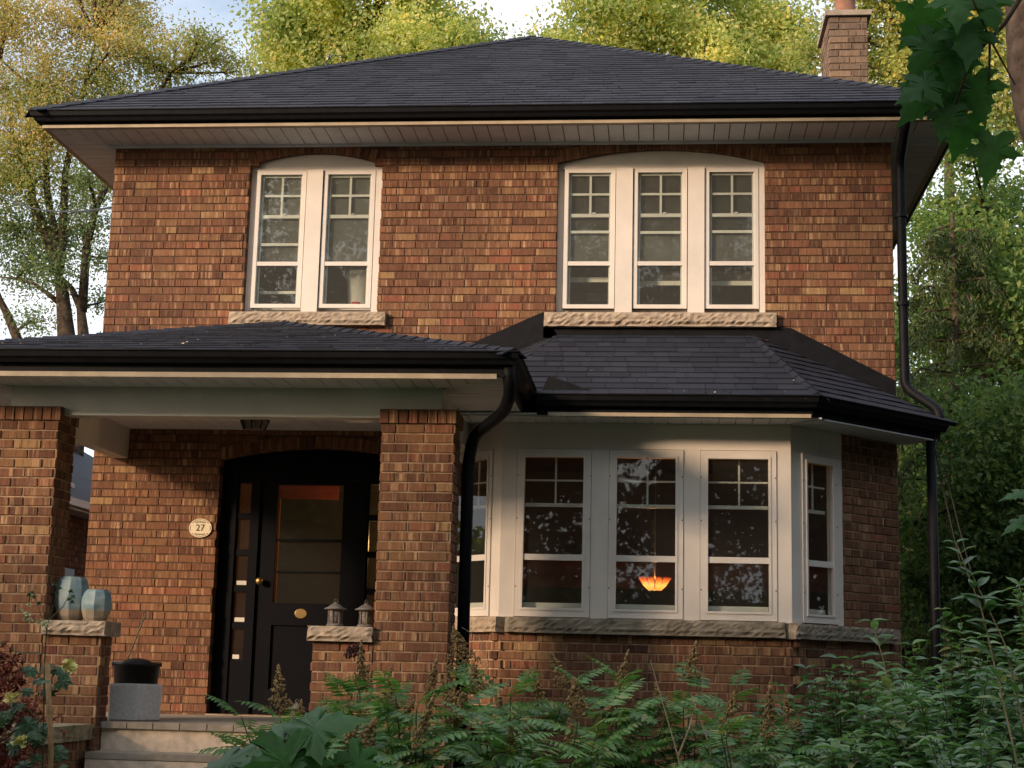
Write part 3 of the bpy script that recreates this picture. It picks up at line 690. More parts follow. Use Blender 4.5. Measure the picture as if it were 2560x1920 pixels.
# ------------------------------------------------------------------ porch
PY = -2.35
def column(xa, xb, parent, zb=.36):
    fr1 = Fr((xa, PY, 0), (1, 0, 0)); fr2 = Fr((xb, PY, 0), (0, 1, 0)); fr3 = Fr((xa, PY+.35, 0), (0, -1, 0)); fr4 = Fr((xb, PY+.35, 0), (-1, 0, 0))
    Lw = xb-xa
    for i, (f_, L) in enumerate(((fr1, Lw), (fr2, .35), (fr3, .35), (fr4, Lw))):
        brick_rows(f_, 0.0, L, zb, 3.300, parent, phase=i)
    mb = MB(); mb.box(xa+.008, xb-.008, PY+.008, PY+.342, zb, 3.40); mb.build('mortar_bed', 'mortar_light', parent)
    for f_, L in ((fr1, Lw), (fr2, .35), (fr3, .35), (fr4, Lw)):
        n = max(4, round((L+.03)/.072)); 
        for k in range(n):
            a = -.013+(L+.026)*k/n; b_ = -.013+(L+.026)*(k+1)/n
            bricks.append((parent, Fr(Vector(f_.o)+f_.n*.013, f_.u), a+.004, b_-.004, 3.304, 3.408))
column(.050, .602, col_l); column(3.062, 3.612, col_r)
for (xa, xb, par, ca, cb, sd) in ((.60, 1.047, low_l, .604, 1.088, 21), (2.617, 3.064, low_r, 2.588, 3.064, 22)):
    brick_rows(Fr((xa, PY, 0), (1, 0, 0)), 0, xb-xa, .36, 1.705, par)
    brick_rows(Fr((xb, PY, 0), (0, 1, 0)), 0.0, .24, .36, 1.705, par, phase=1); brick_rows(Fr((xa, PY+.24, 0), (0, -1, 0)), 0, .24, .36, 1.705, par, phase=1)
    mb = MB(); mb.box(xa+.008, xb-.008, PY+.008, PY+.232, .36, 1.71); mb.build('mortar_bed', 'mortar_light', par)
    rock(ca, cb, 1.705, 1.812, PY-.05, PY+.29, sd, amp=.014, name='cap_stone', parent=par)
# long low walls towards the house are not needed; step cheek wall on the left
brick_rows(Fr((-.4, -3.30, 0), (1, 0, 0)), 0, 1.40, .36, .965, flank); brick_rows(Fr((1.0, -3.30, 0), (0, 1, 0)), 0, .94, .36, .965, flank, phase=1)
mb = MB(); mb.box(-.39, .992, -3.292, -2.36, .36, .97); mb.build('mortar_bed', 'mortar_light', flank)
rock(-.45, .45, .967, 1.082, -3.345, -2.38, 31, amp=.02, name='cap_stone', material='ledge_stone', parent=flank)
rock(.455, 1.04, .967, 1.076, -3.345, -2.38, 32, amp=.02, name='cap_stone', material='ledge_stone', parent=flank)
# porch floor and steps
mb = MB(); mb.box(.05, 3.61, -2.20, .0, .36, 1.05); mb.build('floor_slab', 'concrete', porch)
k = 0; x = .06                    # brick-on-edge border of the floor
while x < 3.6:
    w_ = .20+random.uniform(-.004, .004); bxx = MB(); bxx.box(x, min(x+w_-.008, 3.61), -2.252, -2.13, 1.045, 1.092+random.uniform(-.002, .002)); bxx.build('floor_brick', 'concrete', porch); x += w_
mb = MB(); mb.box(.06, 3.6, -2.128, -.002, 1.05, 1.090); mb.build('floor_paving', 'concrete', porch)
stp = hs('steps')
for i in range(3):
    zt = 1.045-.005 if i == 0 else 1.09-.205*i; ya = -2.20-.30*i
    mb = MB(); mb.box(1.052, 2.61, ya-.022, ya+.05, 1.09-.205*(i+1), (1.045 if i == 0 else 1.09-.205*i-.05)); mb.build('riser', 'riser', stp)
    mb = MB(); mb.box(1.052, 2.61, ya-.325, ya-.023, 1.09-.205*(i+1)-.045, 1.09-.205*(i+1)); mb.build('tread', 'concrete', stp)
# beams, ceiling
mb = MB(); mb.box(.19, 3.507, -2.30, -2.16, 3.352, 3.62); mb.build('front_beam', 'beam_paint', porch)
mb = MB(); mb.box(.19, .325, -2.159, .004, 3.335, 3.62); mb.build('side_beam', 'beam_paint', porch)
mb = MB(); mb.box(3.372, 3.507, -2.159, .004, 3.335, 3.62); mb.build('side_beam', 'beam_paint', porch)
for i in range(22):
    a = .326+i*(3.371-.326)/22; mb = MB(); mb.box(a+.002, a+(3.371-.326)/22-.002, -2.158, -.01, 3.605, 3.617); mb.build('ceiling_board', 'soffit', porch)
mb = MB(); mb.box(.2, 3.5, -2.28, -.01, 3.622, 3.66); mb.build('ceiling_backing', 'dark_gap', porch)

# ------------------------------------------------------------------ eaves: gutters, fascia, soffit panels
def gutter_prof(o, z): # o inner face, z top
    return [(o, z), (o, z-.085), (o+.055, z-.085), (o+.068, z-.062), (o+.088, z-.045), (o+.098, z-.008), (o+.110, z-.004), (o+.110, z+.004), (o+.094, z+.004), (o+.086, z-.036), (o+.064, z-.052), (o+.05, z-.078), (o+.008, z-.078), (o+.008, z)]
def lipprof(o, z0, z1): return [(o, z0), (o+.022, z0), (o+.022, z1), (o, z1)]
# main
mp = [(0, 9), (0, 0), (W, 0), (W, 9)]
hb(MB().sweep(mp, gutter_prof(.508, 6.425)), 'gutter', 'black_metal')
hb(MB().sweep(mp, [(.47, 6.318), (.507, 6.318), (.507, 6.425), (.47, 6.425)]), 'fascia', 'black_metal')
hb(MB().sweep(mp, [(.46, 6.289), (.512, 6.289), (.512, 6.317), (.46, 6.317)]), 'fascia_trim', 'aged_trim')
sof = hs('soffit')
def soffit_panel(poly, z, name='soffit_panel', parent=sof, th=.012):
    mb = MB(); mb.prism([(x, y, z) for x, y in poly], (0, 0, 0), (0, 0, th)); return mb.build(name, 'soffit', parent)
pw = .134; gp = .009
x = -.46
while x < W+.46:
    a, b_ = x+gp/2, min(x+pw, W+.46)-gp/2
    def inner(q): return -0.03 if -0.0 <= q <= W else (q if q < 0 else W-q)
    ya, yb = inner(a), inner(b_)
    poly = [(a, -.46), (b_, -.46), (b_, min(yb, -.03)), (a, min(ya, -.03))]
    if area(poly) > .0005: soffit_panel(poly, 6.286)
    x += pw
for side in (0, 1):
    y = -.46
    while y < 4.6:
        a, b_ = y+gp/2, y+pw-gp/2
        ia, ib = min(a, -.0), min(b_, -.0)
        pl4 = [(-.46, a), (ia-.002, a), (ib-.002, b_), (-.46, b_)] if True else None
        pl4 = [(-.46, a), (min(a, 0)-.006, a), (min(b_, 0)-.006, b_), (-.46, b_)]
        if side: pl4 = [(W-x_, y_) for x_, y_ in pl4]
        if area(pl4) > .0005: soffit_panel(pl4, 6.286)
        y += pw
hb(MB().sweep(mp, [(.0, 6.300), (.47, 6.300), (.47, 6.312), (.0, 6.312)]), 'soffit_backing', 'dark_gap')
hb(MB().sweep([(0, 9), (0, 0), (W, 0), (W, 9)], [(.002, 6.262), (.028, 6.262), (.028, 6.299), (.002, 6.299)]), 'frieze_trim', 'soffit')
# porch eaves
pp = [(.20, 0), (.20, -2.30), (3.507, -2.30), (3.507, -1.40)]
hb(MB().sweep(pp, gutter_prof(.515, 3.733)), 'gutter', 'black_metal', proof)
hb(MB().sweep(pp, [(.49, 3.568), (.514, 3.568), (.514, 3.733), (.49, 3.733)]), 'fascia', 'black_metal', proof)
hb(MB().sweep([(.20, 0), (.20, -2.30), (3.96, -2.30)], [(.515, 3.552), (.527, 3.552), (.527, 3.588), (.515, 3.588)]), 'fascia_trim', 'aged_trim', proof)
sp2 = hs('porch_soffit')
x = -.30
while x < 4.0:
    a, b_ = x+gp/2, min(x+pw, 4.0)-gp/2
    def inn(q): return -2.302 if .2 <= q <= 3.507 else (-2.30-(.2-q) if q < .2 else -2.30-(q-3.507))
    poly = [(a, -2.79), (b_, -2.79), (b_, inn(b_)), (a, inn(a))]
    if area(poly) > .0005: soffit_panel(poly, 3.572, parent=sp2)
    x += pw
y = -2.79
while y < -.1:
    a, b_ = y+gp/2, y+pw-gp/2
    for side in (0, 1):
        io = [(-.29, a), (.2-max(0, -2.30-a)-.002, a), (.2-max(0, -2.30-b_)-.002, b_), (-.29, b_)]
        if side: io = [(3.707-x_, y_) for x_, y_ in io]
        if area(io) > .0005: soffit_panel(io, 3.572, parent=sp2)
    y += pw
hb(MB().sweep([(.20, 0), (.20, -2.30), (3.507, -2.30), (3.507, 0)], [(.0, 3.586), (.49, 3.586), (.49, 3.60), (.0, 3.60)]), 'soffit_backing', 'dark_gap', sp2)
# bay eaves
bp_ = [(4.13, BY), (BX1, BY), (7.235, BY+7.235-BX1)]
hb(MB().sweep(bp_, gutter_prof(.352, 3.695)), 'gutter', 'black_metal', bayroof)
hb(MB().sweep(bp_, [(.32, 3.545), (.351, 3.545), (.351, 3.695), (.32, 3.695)]), 'fascia', 'black_metal', bayroof)
hb(MB().sweep([(4.22, BY), (6.29, BY)], [(.352, 3.534), (.362, 3.534), (.362, 3.564), (.352, 3.564)]), 'fascia_trim', 'aged_trim', bayroof)
x = 3.3
sp3 = hs('bay_soffit')
while x < 6.45:
    a, b_ = x+gp/2, x+pw-gp/2
    def inb(q): return -1.002 if q <= BX1 else -1.0-(q-BX1)*2.414
    poly = [(a, -1.30), (b_, -1.30), (b_, max(-1.30, inb(b_))), (a, max(-1.30, inb(a)))]
    if area(poly) > .0005: soffit_panel(poly, 3.535, parent=sp3)
    x += pw
hb(MB().sweep([(BX1, BY), (7.2, BY+7.2-BX1)], [(.002, 3.535), (.35, 3.535), (.35, 3.547), (.002, 3.547)]).sweep([(3.2, BY), (BX1, BY), (7.2, BY+7.2-BX1)], [(0, 3.55), (.34, 3.55), (.34, 3.56), (0, 3.56)]), 'soffit_return', 'soffit', sp3)

# ------------------------------------------------------------------ shingled roofs
shingles = []   # (parent, poly3d top list, normal)
def roof_plane(poly, A, B, parent, expo, lift=.0, want=True):
    P = [Vector(p) for p in poly]; A = Vector(A); B = Vector(B)
    u = (B-A).normalized(); nrm = None
    for p in P:
        c_ = u.cross(p-A)
        if c_.length > .2: nrm = c_.normalized(); break
    if nrm.z < 0: nrm = -nrm
    s = nrm.cross(u).normalized()
    if s.z < 0: s = -s
    q = [((p-A).dot(u), (p-A).dot(s)) for p in P]
    ar = sum(q[i][0]*q[(i+1) % len(q)][1]-q[(i+1) % len(q)][0]*q[i][1] for i in range(len(q)))
    if ar < 0: q = q[::-1]
    mb = MB(); mb.prism([A+u*a+s*b_ for a, b_ in q], nrm*-.03, nrm*0.0); o = mb.build('roof_deck', 'shingle', parent)
    if not want: return
    smin, smax = min(b_ for a, b_ in q), max(b_ for a, b_ in q); umin, umax = min(a for a, b_ in q), max(a for a, b_ in q)
    row = smin-.015; i = 0
    while row < smax:
        x = umin-random.uniform(0, .3)
        while x < umax:
            L = random.choice((.13, .16, .2, .24, .30)); thick = random.choice((.005, .006, .007, .009))
            pg = [(x+.002, row), (x+L-.002, row), (x+L-.002, row+expo+.03), (x+.002, row+expo+.03)]
            for k in range(len(q)):
                (ax, ay), (bx_, by_) = q[k], q[(k+1) % len(q)]; ex, ey = bx_-ax, by_-ay; nx_, ny_ = ey, -ex
                ln = math.hypot(nx_, ny_); nx_ /= ln; ny_ /= ln
                slack = .02 if abs(ny_+1) < .01 else 0
                pg = clip(pg, nx_, ny_, nx_*ax+ny_*ay+slack)
                if len(pg) < 3: break
            if len(pg) >= 3 and area(pg) > .0015:
                top = []; base = []
                for a, b_ in pg:
                    f_ = (b_-row)/(expo+.03); hgt = (thick+.004)*(1-f_)+.0012+random.uniform(-.0006, .0006)
                    top.append(A+u*a+s*b_+nrm*hgt); base.append(A+u*a+s*b_-nrm*.004)
                shingles.append((parent, top, base))
            x += L
        row += expo; i += 1
def hip_caps(a, b_, parent, wdt=.13, step=.15):
    a, b_ = Vector(a), Vector(b_); d = (b_-a); L = d.length; d.normalize(); hz = Vector((d.y, -d.x, 0)).normalized(); k = 0
    while k*step < L:
        p = a+d*(k*step); q = a+d*min(L, k*step+step+.09); dn = Vector((0, 0, -.055)); up0 = Vector((0, 0, .030)); up1 = Vector((0, 0, .014))
        top = [p+hz*wdt+dn+up0, p+up0, p-hz*wdt+dn+up0, q-hz*wdt+dn+up1, q+up1, q+hz*wdt+dn+up1]
        base = [v-Vector((0, 0, .012)) for v in top]
        shingles.append((parent, top, base, 'cap')); k += 1
E_ = .628; AP = (W/2, W/2, 8.835); RB = (W/2, 5.45, 8.835); ze = 6.428
c1, c2, c3, c4 = (-E_+.03, -E_+.03, ze), (W+E_-.03, -E_+.03, ze), (W+E_-.03, 9.6, ze), (-E_+.03, 9.6, ze)
roof_plane([c1, c2, AP], c1, c2, roofp, .142)
roof_plane([c2, c3, RB, AP], c2, c3, roofp, .142); roof_plane([c4, c1, AP, RB], c4, c1, roofp, .30, want=True)
roof_plane([c3, c4, RB], c3, c4, roofp, .3, want=False)
hip_caps(c1, AP, roofp); hip_caps(c2, AP, roofp); hip_caps(AP, RB, roofp)
pa, pb, papx = (-.385, -2.885, 3.737), (4.092, -2.885, 3.737), (1.8535, -.6465, 4.44)
roof_plane([pa, pb, papx], pa, pb, proof, .142)
roof_plane([pb, (4.092, .0, 3.737), (1.8535, 0, 4.44), papx], pb, (4.092, 0, 3.737), proof, .142)
roof_plane([(-.385, 0, 3.737), pa, papx, (1.8535, 0, 4.44)], (-.385, 0, 3.737), pa, proof, .142)
hip_caps(pa, papx, proof, .11); hip_caps(pb, papx, proof, .11); hip_caps(papx, (1.8535, .0, 4.44), proof, .11)
o_ = .425; tn = math.tan(R_(22.5))
be1 = (BX0-o_*tn, BY-o_, 3.70); be2 = (BX1+o_*tn, BY-o_, 3.70); bt1, bt2 = (4.20, -.0, 4.485), (5.92, -.0, 4.485)
roof_plane([be1, be2, bt2, bt1], be1, be2, bayroof, .142)
be3 = (be2[0]+1.30, be2[1]+1.30, 3.70)
roof_plane([be2, be3, bt2], be2, be3, bayroof, .142)
be0 = (be1[0]-.62, be1[1]+.62, 3.70)
roof_plane([be0, be1, bt1, (3.0, 0, 3.93)], be0, be1, bayroof, .142)
hip_caps(be2, bt2, bayroof, .10)
# flashing above the bay roof
mb = MB(); mb.prism([(3.30, -.012, 4.02), (4.2, -.012, 4.47), (4.062, -.012, 4.70), (3.30, -.012, 4.355)], (0, 0, 0), (0, .008, 0)); mb.build('flashing', 'black_metal', bayroof)
mb = MB(); mb.prism([(4.063, -.012, 4.46), (6.05, -.012, 4.46), (6.05, -.012, 4.554), (4.063, -.012, 4.554)], (0, 0, 0), (0, .008, 0)); mb.build('flashing', 'black_metal', bayroof)
mb = MB(); mb.prism([(6.051, -.012, 4.42), (7.145, -.012, 3.93), (7.145, -.012, 4.092), (6.25, -.012, 4.557), (6.051, -.012, 4.575)], (0, 0, 0), (0, .008, 0)); mb.build('flashing', 'black_metal', bayroof)
mb = MB(); mb.tube([(6.98, -.05, 3.985), (7.30, -.07, 3.83), (7.5, -.12, 3.74)], .012, 6); mb.build('copper_strip', 'copper', bayroof)
# diverter flap where porch gutter meets the bay roof
mb = MB(); mb.prism([(4.15, -1.36, 3.70), (4.75, -1.36, 3.70), (4.5, -1.36, 3.76), (4.22, -1.36, 3.86)], (0, 0, 0), (0, .01, .004)); mb.build('diverter', 'black_metal', bayroof)

# build shingles: the 300 that show largest are parts, the rest one part
def emit(parent_items, name, stuffname, material, limit=300):
    sc_ = sorted(range(len(parent_items)), key=lambda i: -parent_items[i][0]); big = set(sc_[:limit])
    mbs = MB()
    for i, (score, par, vs, fs) in enumerate(parent_items):
        if i in big and score > 0:
            mb = MB(); c_ = sum((Vector(v) for v in vs), Vector())/len(vs); mb.add([tuple(Vector(v)-c_) for v in vs], fs); mb.build(name, material, par, loc=c_)
        else: mbs.add([tuple(v) for v in vs], fs)
    o = mbs.build(stuffname, material, house); o.location = (-W/2, 0, -.36); o['kind'] = 'stuff'
items = []
for it in shingles:
    par, top, base = it[:3]; n = len(top); c_ = sum(top, Vector())/n
    if len(it) == 4: fs = [(0, 1, 4, 5), (1, 2, 3, 4), (6+2, 6+1, 1, 2), (6+1, 6+0, 0, 1), (0, 6, 11, 5), (2, 3, 9, 8), (3, 4, 10, 9), (4, 5, 11, 10)]
    else: fs = [tuple(range(n))]+[(i, n+i, n+(i+1) % n, (i+1) % n) for i in range(n)]
    sz = screen_scale(c_)*(1 if n >= 4 else .5)*max((top[0]-top[1]).length, .01)
    items.append((screen_scale(c_)*(1 if sz > 0 else 0)*(1 if (top[0]-top[1]).length > .15 else .8), par, top+base, fs))
emit(items, 'shingle', 'shingle_courses', 'shingle')

# ------------------------------------------------------------------ chimney
cx0, cx1, cy0, cy1, cz = 6.775, 7.165, 1.5, 2.28, 8.13
for f_, L in ((Fr((cx0, cy0, 0), (1, 0, 0)), cx1-cx0), (Fr((cx1, cy0, 0), (0, 1, 0)), cy1-cy0), (Fr((cx0, cy1, 0), (0, -1, 0)), cy1-cy0), (Fr((cx1, cy1, 0), (-1, 0, 0)), cx1-cx0)):
    brick_rows(f_, 0, L, 6.6, cz, chim)
mb = MB(); mb.box(cx0+.008, cx1-.008, cy0+.008, cy1-.008, 6.3, cz); mb.build('mortar_bed', 'chimney_mortar', chim)
mb = MB(); mb.prism([(cx0-.035, cy0-.035, cz), (cx1+.035, cy0-.035, cz), (cx1+.035, cy1+.035, cz), (cx0-.035, cy1+.035, cz)], (0, 0, 0), (0, 0, .055))
mb.build('chimney_cap', 'concrete', chim)
MB().lathe([(.11, 0), (.12, 0), (.12, .05), (.108, .06), (.105, .26), (.115, .27), (.115, .30), (.09, .30), (.09, .0)], 20, ((cx0+cx1)/2, 1.75, cz+.055)).build('flue_pot', 'clay', chim, True)

# ------------------------------------------------------------------ downspouts
def spout(pts, wd=.085, dp=.07, name='downspout', parent=None):
    mb = MB(); mb.tube(pts, wd*.62, 4); return hb(mb, name, 'black_metal', parent)
def rtube(pts, r=.048, name='downspout', parent=None, seg=10):
    # smooth corner rounding
    P = [Vector(p) for p in pts]; out = [P[0]]
    for i in range(1, len(P)-1):
        a, b_, c_ = P[i-1], P[i], P[i+1]; d = min(.09, (a-b_).length*.45, (c_-b_).length*.45)
        p0 = b_+(a-b_).normalized()*d; p1 = b_+(c_-b_).normalized()*d
        for k in range(5):
            t_ = k/4; out.append(p0*(1-t_)**2+b_*2*t_*(1-t_)+p1*t_*t_)
    out.append(P[-1]); mb = MB(); mb.tube(out, r, seg); return hb(mb, name, 'black_metal', parent, True)
rtube([(4.04, -2.80, 3.66), (4.05, -2.72, 3.46), (3.98, -2.45, 3.38), (3.715, -2.08, 3.25), (3.68, -2.06, 3.05), (3.68, -2.06, .5)], .046)
rtube([(7.20, -.54, 6.36), (7.20, -.5, 6.25), (7.215, -.055, 6.05), (7.215, -.055, 4.02), (7.48, -.16, 3.81), (7.48, -.18, 3.66)], .042)
rtube([(7.40, -.20, 3.62), (7.40, -.20, .4)], .042)
for z in (5.55, 4.75): hb(MB().lathe([(.056, 0), (.056, .03), (.05, .03), (.05, 0)], 10, (7.215, -.055, z)), 'pipe_strap', 'black_metal')

# ------------------------------------------------------------------ emit bricks
def brick_geo(u0, u1, z0, z1, jit):
    w2, h2 = (u1-u0)/2, (z1-z0)/2; bv = .0022
    vs = [(-w2, -DB, -h2), (w2, -DB, -h2), (w2, -DB, h2), (-w2, -DB, h2), (-w2, -bv, -h2), (w2, -bv, -h2), (w2, -bv, h2), (-w2, -bv, h2), (-w2+bv, 0, -h2+bv), (w2-bv, 0, -h2+bv), (w2-bv, 0, h2-bv), (-w2+bv, 0, h2-bv)]
    fs = [(8, 9, 10, 11)]+[(4+i, 4+(i+1) % 4, 8+(i+1) % 4, 8+i) for i in range(4)]+[(i, (i+1) % 4, 4+(i+1) % 4, 4+i) for i in range(4)]
    return vs, fs
sc_list = []
for i, (par, fr, u0_, u1_, z0, z1) in enumerate(bricks):
    c_ = Vector(fr((u0_+u1_)/2, 0, (z0+z1)/2)); s_ = screen_scale(c_); face = (CAM-c_).normalized().dot(fr.n)
    if face <= 0: s_ = 0
    # hidden low courses count for little
    if c_.z < 1.12: s_ *= .3
    sc_list.append(s_*max(face, 0)*((u1_-u0_)/.2)**.25)
order = sorted((i for i in range(len(bricks)) if bricks[i][0] is not chim), key=lambda i: -sc_list[i]); big = set(order[:300])
cache = {}; VV = []; FF = []; nv = 0; CVV = []; CFF = []
for i, (par, fr, u0_, u1_, z0, z1) in enumerate(bricks):
    jit = random.uniform(-.002, .0035); c_ = Vector(fr((u0_+u1_)/2, jit, (z0+z1)/2)); tw = random.uniform(-.005, .005); tl = random.uniform(-.008, .008)
    if i in big:
        key = (round(u1_-u0_, 3), round(z1-z0, 3))
        if key not in cache:
            vs, fs = brick_geo(u0_, u1_, z0, z1, 0); mb = MB(); mb.add(vs, fs); cache[key] = mb.mesh('brick', 'brick')
        o = bpy.data.objects.new('brick', cache[key]); col.objects.link(o); o.parent = par
        rm = Matrix((fr.u, fr.n, Vector((0, 0, 1)))).transposed().to_4x4()
        o.matrix_local = Matrix.Translation(c_) @ rm @ Matrix.Rotation(tw, 4, 'Z') @ Matrix.Rotation(tl*.5, 4, 'Y')
    elif par is chim:
        vs, fs = brick_geo(u0_, u1_, z0, z1, 0); mb = MB(); mb.add([tuple(c_+fr.u*a+fr.n*n_+Vector((0, 0, z))) for a, n_, z in vs], fs)
        if sc_list[i] > 0: mb.build('brick', 'brick_pale', chim)
    else:
        vs, fs = brick_geo(u0_, u1_, z0, z1, 0)
        for (a, n_, z) in vs:
            a2 = a; n2 = n_+a*tw; p = c_+fr.u*a2+fr.n*n2; VV.append((p.x, p.y, c_.z+z+a*tl*.5))
        FF += [tuple(k+nv for k in f) for f in fs]; nv += len(vs)
for ring in ringpieces:
    a = [Vector(p) for p in ring]; jit = random.uniform(-.003, .002)
    VV += [(p.x, jit, p.z) for p in a]+[(p.x, .1, p.z) for p in a]
    FF += [tuple(k+nv for k in f) for f in [(0, 1, 2, 3), (0, 4, 5, 1), (1, 5, 6, 2), (2, 6, 7, 3), (3, 7, 4, 0)]]; nv += 8
o = npmesh('brick_courses', VV, FF, 'brick', house); o.location = (-W/2, 0, -.36); o['kind'] = 'stuff'
bm = bmesh.new(); bm.from_mesh(o.data); bmesh.ops.recalc_face_normals(bm, faces=bm.faces); bm.to_mesh(o.data); bm.free()

# ------------------------------------------------------------------ things on and around the porch
def pot(name, loc, r, h, label, mt_='pot_glaze', seg=9):
    p = empty(name, loc, label, 'pot')
    prof = [(r*.66, 0), (r*.80, h*.10), (r*.95, h*.32), (r, h*.52), (r*.97, h*.72), (r*.84, h*.92), (r*.72, h*.985), (r*.72, h), (r*.62, h), (r*.60, h*.8), (0, h*.78)]
    rg = random.Random(h); mb = MB(); mb.lathe(prof, seg)
    mb.v = [(x*(1+rg.uniform(-.02, .02)), y*(1+rg.uniform(-.02, .02)), z) for x, y, z in mb.v]
    mb.build('pot_body', mt_, p); return p
pot('glazed_pot', (.735, -2.165, 1.813), .128, .328, 'taller blue glazed pot with bare clay foot on the stone cap')
pot('glazed_pot', (.968, -2.275, 1.813), .112, .232, 'shorter grey-blue glazed pot on the stone cap, nearest the steps')
pl1 = empty('planter', (1.165, -1.86, 1.092), 'empty grey faceted concrete planter on the porch floor', 'planter')
mb = MB(); mb.lathe([(.20, 0), (.212, .01), (.218, .255), (.214, .27), (.200, .27), (.196, .20), (0, .20)], 6); mb.build('planter_body', 'planter_grey', pl1).rotation_euler = (0, 0, R_(-68))
pl2 = empty('black_pot', (.975, -1.30, 1.092), 'wide black round pot of soil behind the grey planter', 'pot')
MB().lathe([(.14, 0), (.15, .01), (.182, .40), (.195, .40), (.195, .435), (.178, .435), (.172, .36), (0, .36)], 28).build('pot_body', 'pot_black', pl2, True)
MB().lathe([(.172, .37), (.14, .42), (.08, .455), (.02, .465), (0, .466)], 20).build('soil', 'soil', pl2, True)
tag(MB().tube([(0, 0, 0), (.125, .0, .36)], .007, 6).build('garden_cane', 'cane', None, False, (.902, -1.32, 1.55)), 'thin pale cane stuck upright in the black pot of soil', 'cane')
def lantern(loc, label, rz=0, s=1):
    L = empty('garden_lantern', loc, label, 'lantern', 'grey lanterns on the porch'); L.rotation_euler = (0, 0, rz); L.scale = (s, s, s)
    MB().lathe([(.055, 0), (.062, .004), (.062, .018), (.052, .024)], 20).build('base', 'lantern_grey', L, True)
    MB().lathe([(.044, .022), (.044, .122)], 12).build('glass_body', 'lantern_glass', L, True)
    for k in range(6):
        a = 2*math.pi*k/6; mb = MB(); mb.tube([(.048*math.cos(a), .048*math.sin(a), .022), (.048*math.cos(a), .048*math.sin(a), .124)], .006, 5); mb.build('post', 'lantern_grey', L)
        mb = MB(); a2 = 2*math.pi*(k+1)/6
        P0 = Vector((.048*math.cos(a), .048*math.sin(a), .09)); P1 = Vector((.048*math.cos(a2), .048*math.sin(a2), .06)); mb.tube([P0, (P0+P1)/2*1.03, P1], .0035, 5); mb.build('bar', 'lantern_grey', L)
    MB().lathe([(.0, .122), (.052, .122), (.080, .127), (.082, .133), (.058, .143), (.040, .158), (.026, .166), (.012, .172), (.010, .180), (0, .182)], 20).build('lid', 'lantern_grey', L, True)
    MB().tube([(-.016, 0, .178), (-.010, 0, .197), (0, 0, .203), (.010, 0, .197), (.016, 0, .178)], .0025, 5).build('loop', 'lantern_grey', L)
lantern((2.752, -2.22, 1.812), 'grey metal lantern on the stone cap, farther from the brick column', .3)
lantern((2.968, -2.16, 1.812), 'grey metal lantern on the stone cap, half behind the brick column', .9)
lantern((2.478, -2.13, 1.092), 'grey metal lantern standing on the porch floor behind the shrubs', .5, .95)
pl3 = empty('porch_light', (1.80, -1.20, 3.512), 'dark flush lantern light under the porch ceiling', 'lamp')
MB().lathe([(.06, .093), (.06, .08), (.02, .078), (.02, .004), (.11, 0), (.11, -.014), (.0, -.014)], 24).build('rose', 'black_metal', pl3)
MB().lathe([(.118, -.014), (.085, -.085), (.0, -.092)], 8).build('lamp_glass', 'lantern_glass', pl3)
for k in range(8):
    a = 2*math.pi*k/8; MB().tube([(.121*math.cos(a), .121*math.sin(a), -.014), (.088*math.cos(a), .088*math.sin(a), -.088)], .006, 5).build('rib', 'black_metal', pl3)
MB().lathe([(.124, -.010), (.128, -.014), (.124, -.020)], 8).build('rim', 'black_metal', pl3)
# cables
def sag(a, b_, s, n=14): return [tuple(Vector(a).lerp(Vector(b_), i/n)-Vector((0, 0, s*4*(i/n)*(1-i/n)))) for i in range(n+1)]
cb = MB().tube(sag((-9, 16, 11.4), (-.05, .42, 5.84), .35), .011, 6).build('service_cable', 'cable'); tag(cb, 'black service cable sagging from the left to the house side wall', 'cable')
mb = MB(); mb.box(-.075, -.004, .37, .44, 5.86, 5.95); hb(mb, 'cable_bracket', 'plastic_white', facade)
for i, (a, b_) in enumerate((((7.42, -.26, 3.46), (7.62, -.30, 2.40)), ((7.50, -.26, 3.30), (7.68, -.30, 2.45)))):
    tag(MB().tube(sag(a, b_, .03), .006, 5).build('hanging_cable', 'cable'), ['thin cable hanging beside the right downspout, nearer the pipe', 'thin cable hanging beside the right downspout, farther from the pipe'][i], 'cable', 'loose cables')

# ------------------------------------------------------------------ neighbour house seen through the porch
nb = empty('neighbour_house', (-4.5, 8, .36), 'neighbouring brick house with grey roof and white eaves, glimpsed through the porch', 'house')
def nbb(mb, name, mt_): o = mb.build(name, mt_, nb); o.location = (4.5, -8, -.36); return o
mb = MB(); mb.box(-6.0, -2.45, 3.0, 14, .36, 3.42); nbb(mb, 'wall', 'mortar')
VV = []; FF = []; nv = 0
for k in range(34):
    y = 3.0+(0 if k % 2 else .11)
    z0 = 1.0+k*CB
    while y < 10 and z0 < 3.35:
        for dx in (0,):
            vs = [(-2.452, y, z0), (-2.452, y+.205, z0), (-2.452, y+.205, z0+.062), (-2.452, y, z0+.062), (-2.442, y, z0), (-2.442, y+.205, z0), (-2.442, y+.205, z0+.062), (-2.442, y, z0+.062)]
            VV += vs; FF += [tuple(i+nv for i in f) for f in [(4, 5, 6, 7), (0, 1, 5, 4), (1, 2, 6, 5), (2, 3, 7, 6), (3, 0, 4, 7)]]; nv += 8
        y += BM
o = npmesh('brick_courses', VV, FF, 'brick', nb); o.location = (4.5, -8, -.36); o['kind'] = 'stuff'
mb = MB(); mb.prism([(-2.05, 2.6, 3.50), (-2.05, 14.4, 3.50), (-6, 14.4, 5.6), (-6, 2.6, 5.6)], (0, 0, -.04), (0, 0, 0)); nbb(mb, 'roof', 'shingle')
mb = MB(); mb.box(-2.13, -2.00, 2.6, 14.4, 3.40, 3.49); nbb(mb, 'gutter', 'neighbour_white')
mb = MB(); mb.box(-2.44, -2.14, 2.6, 14.4, 3.38, 3.43); nbb(mb, 'soffit', 'soffit')
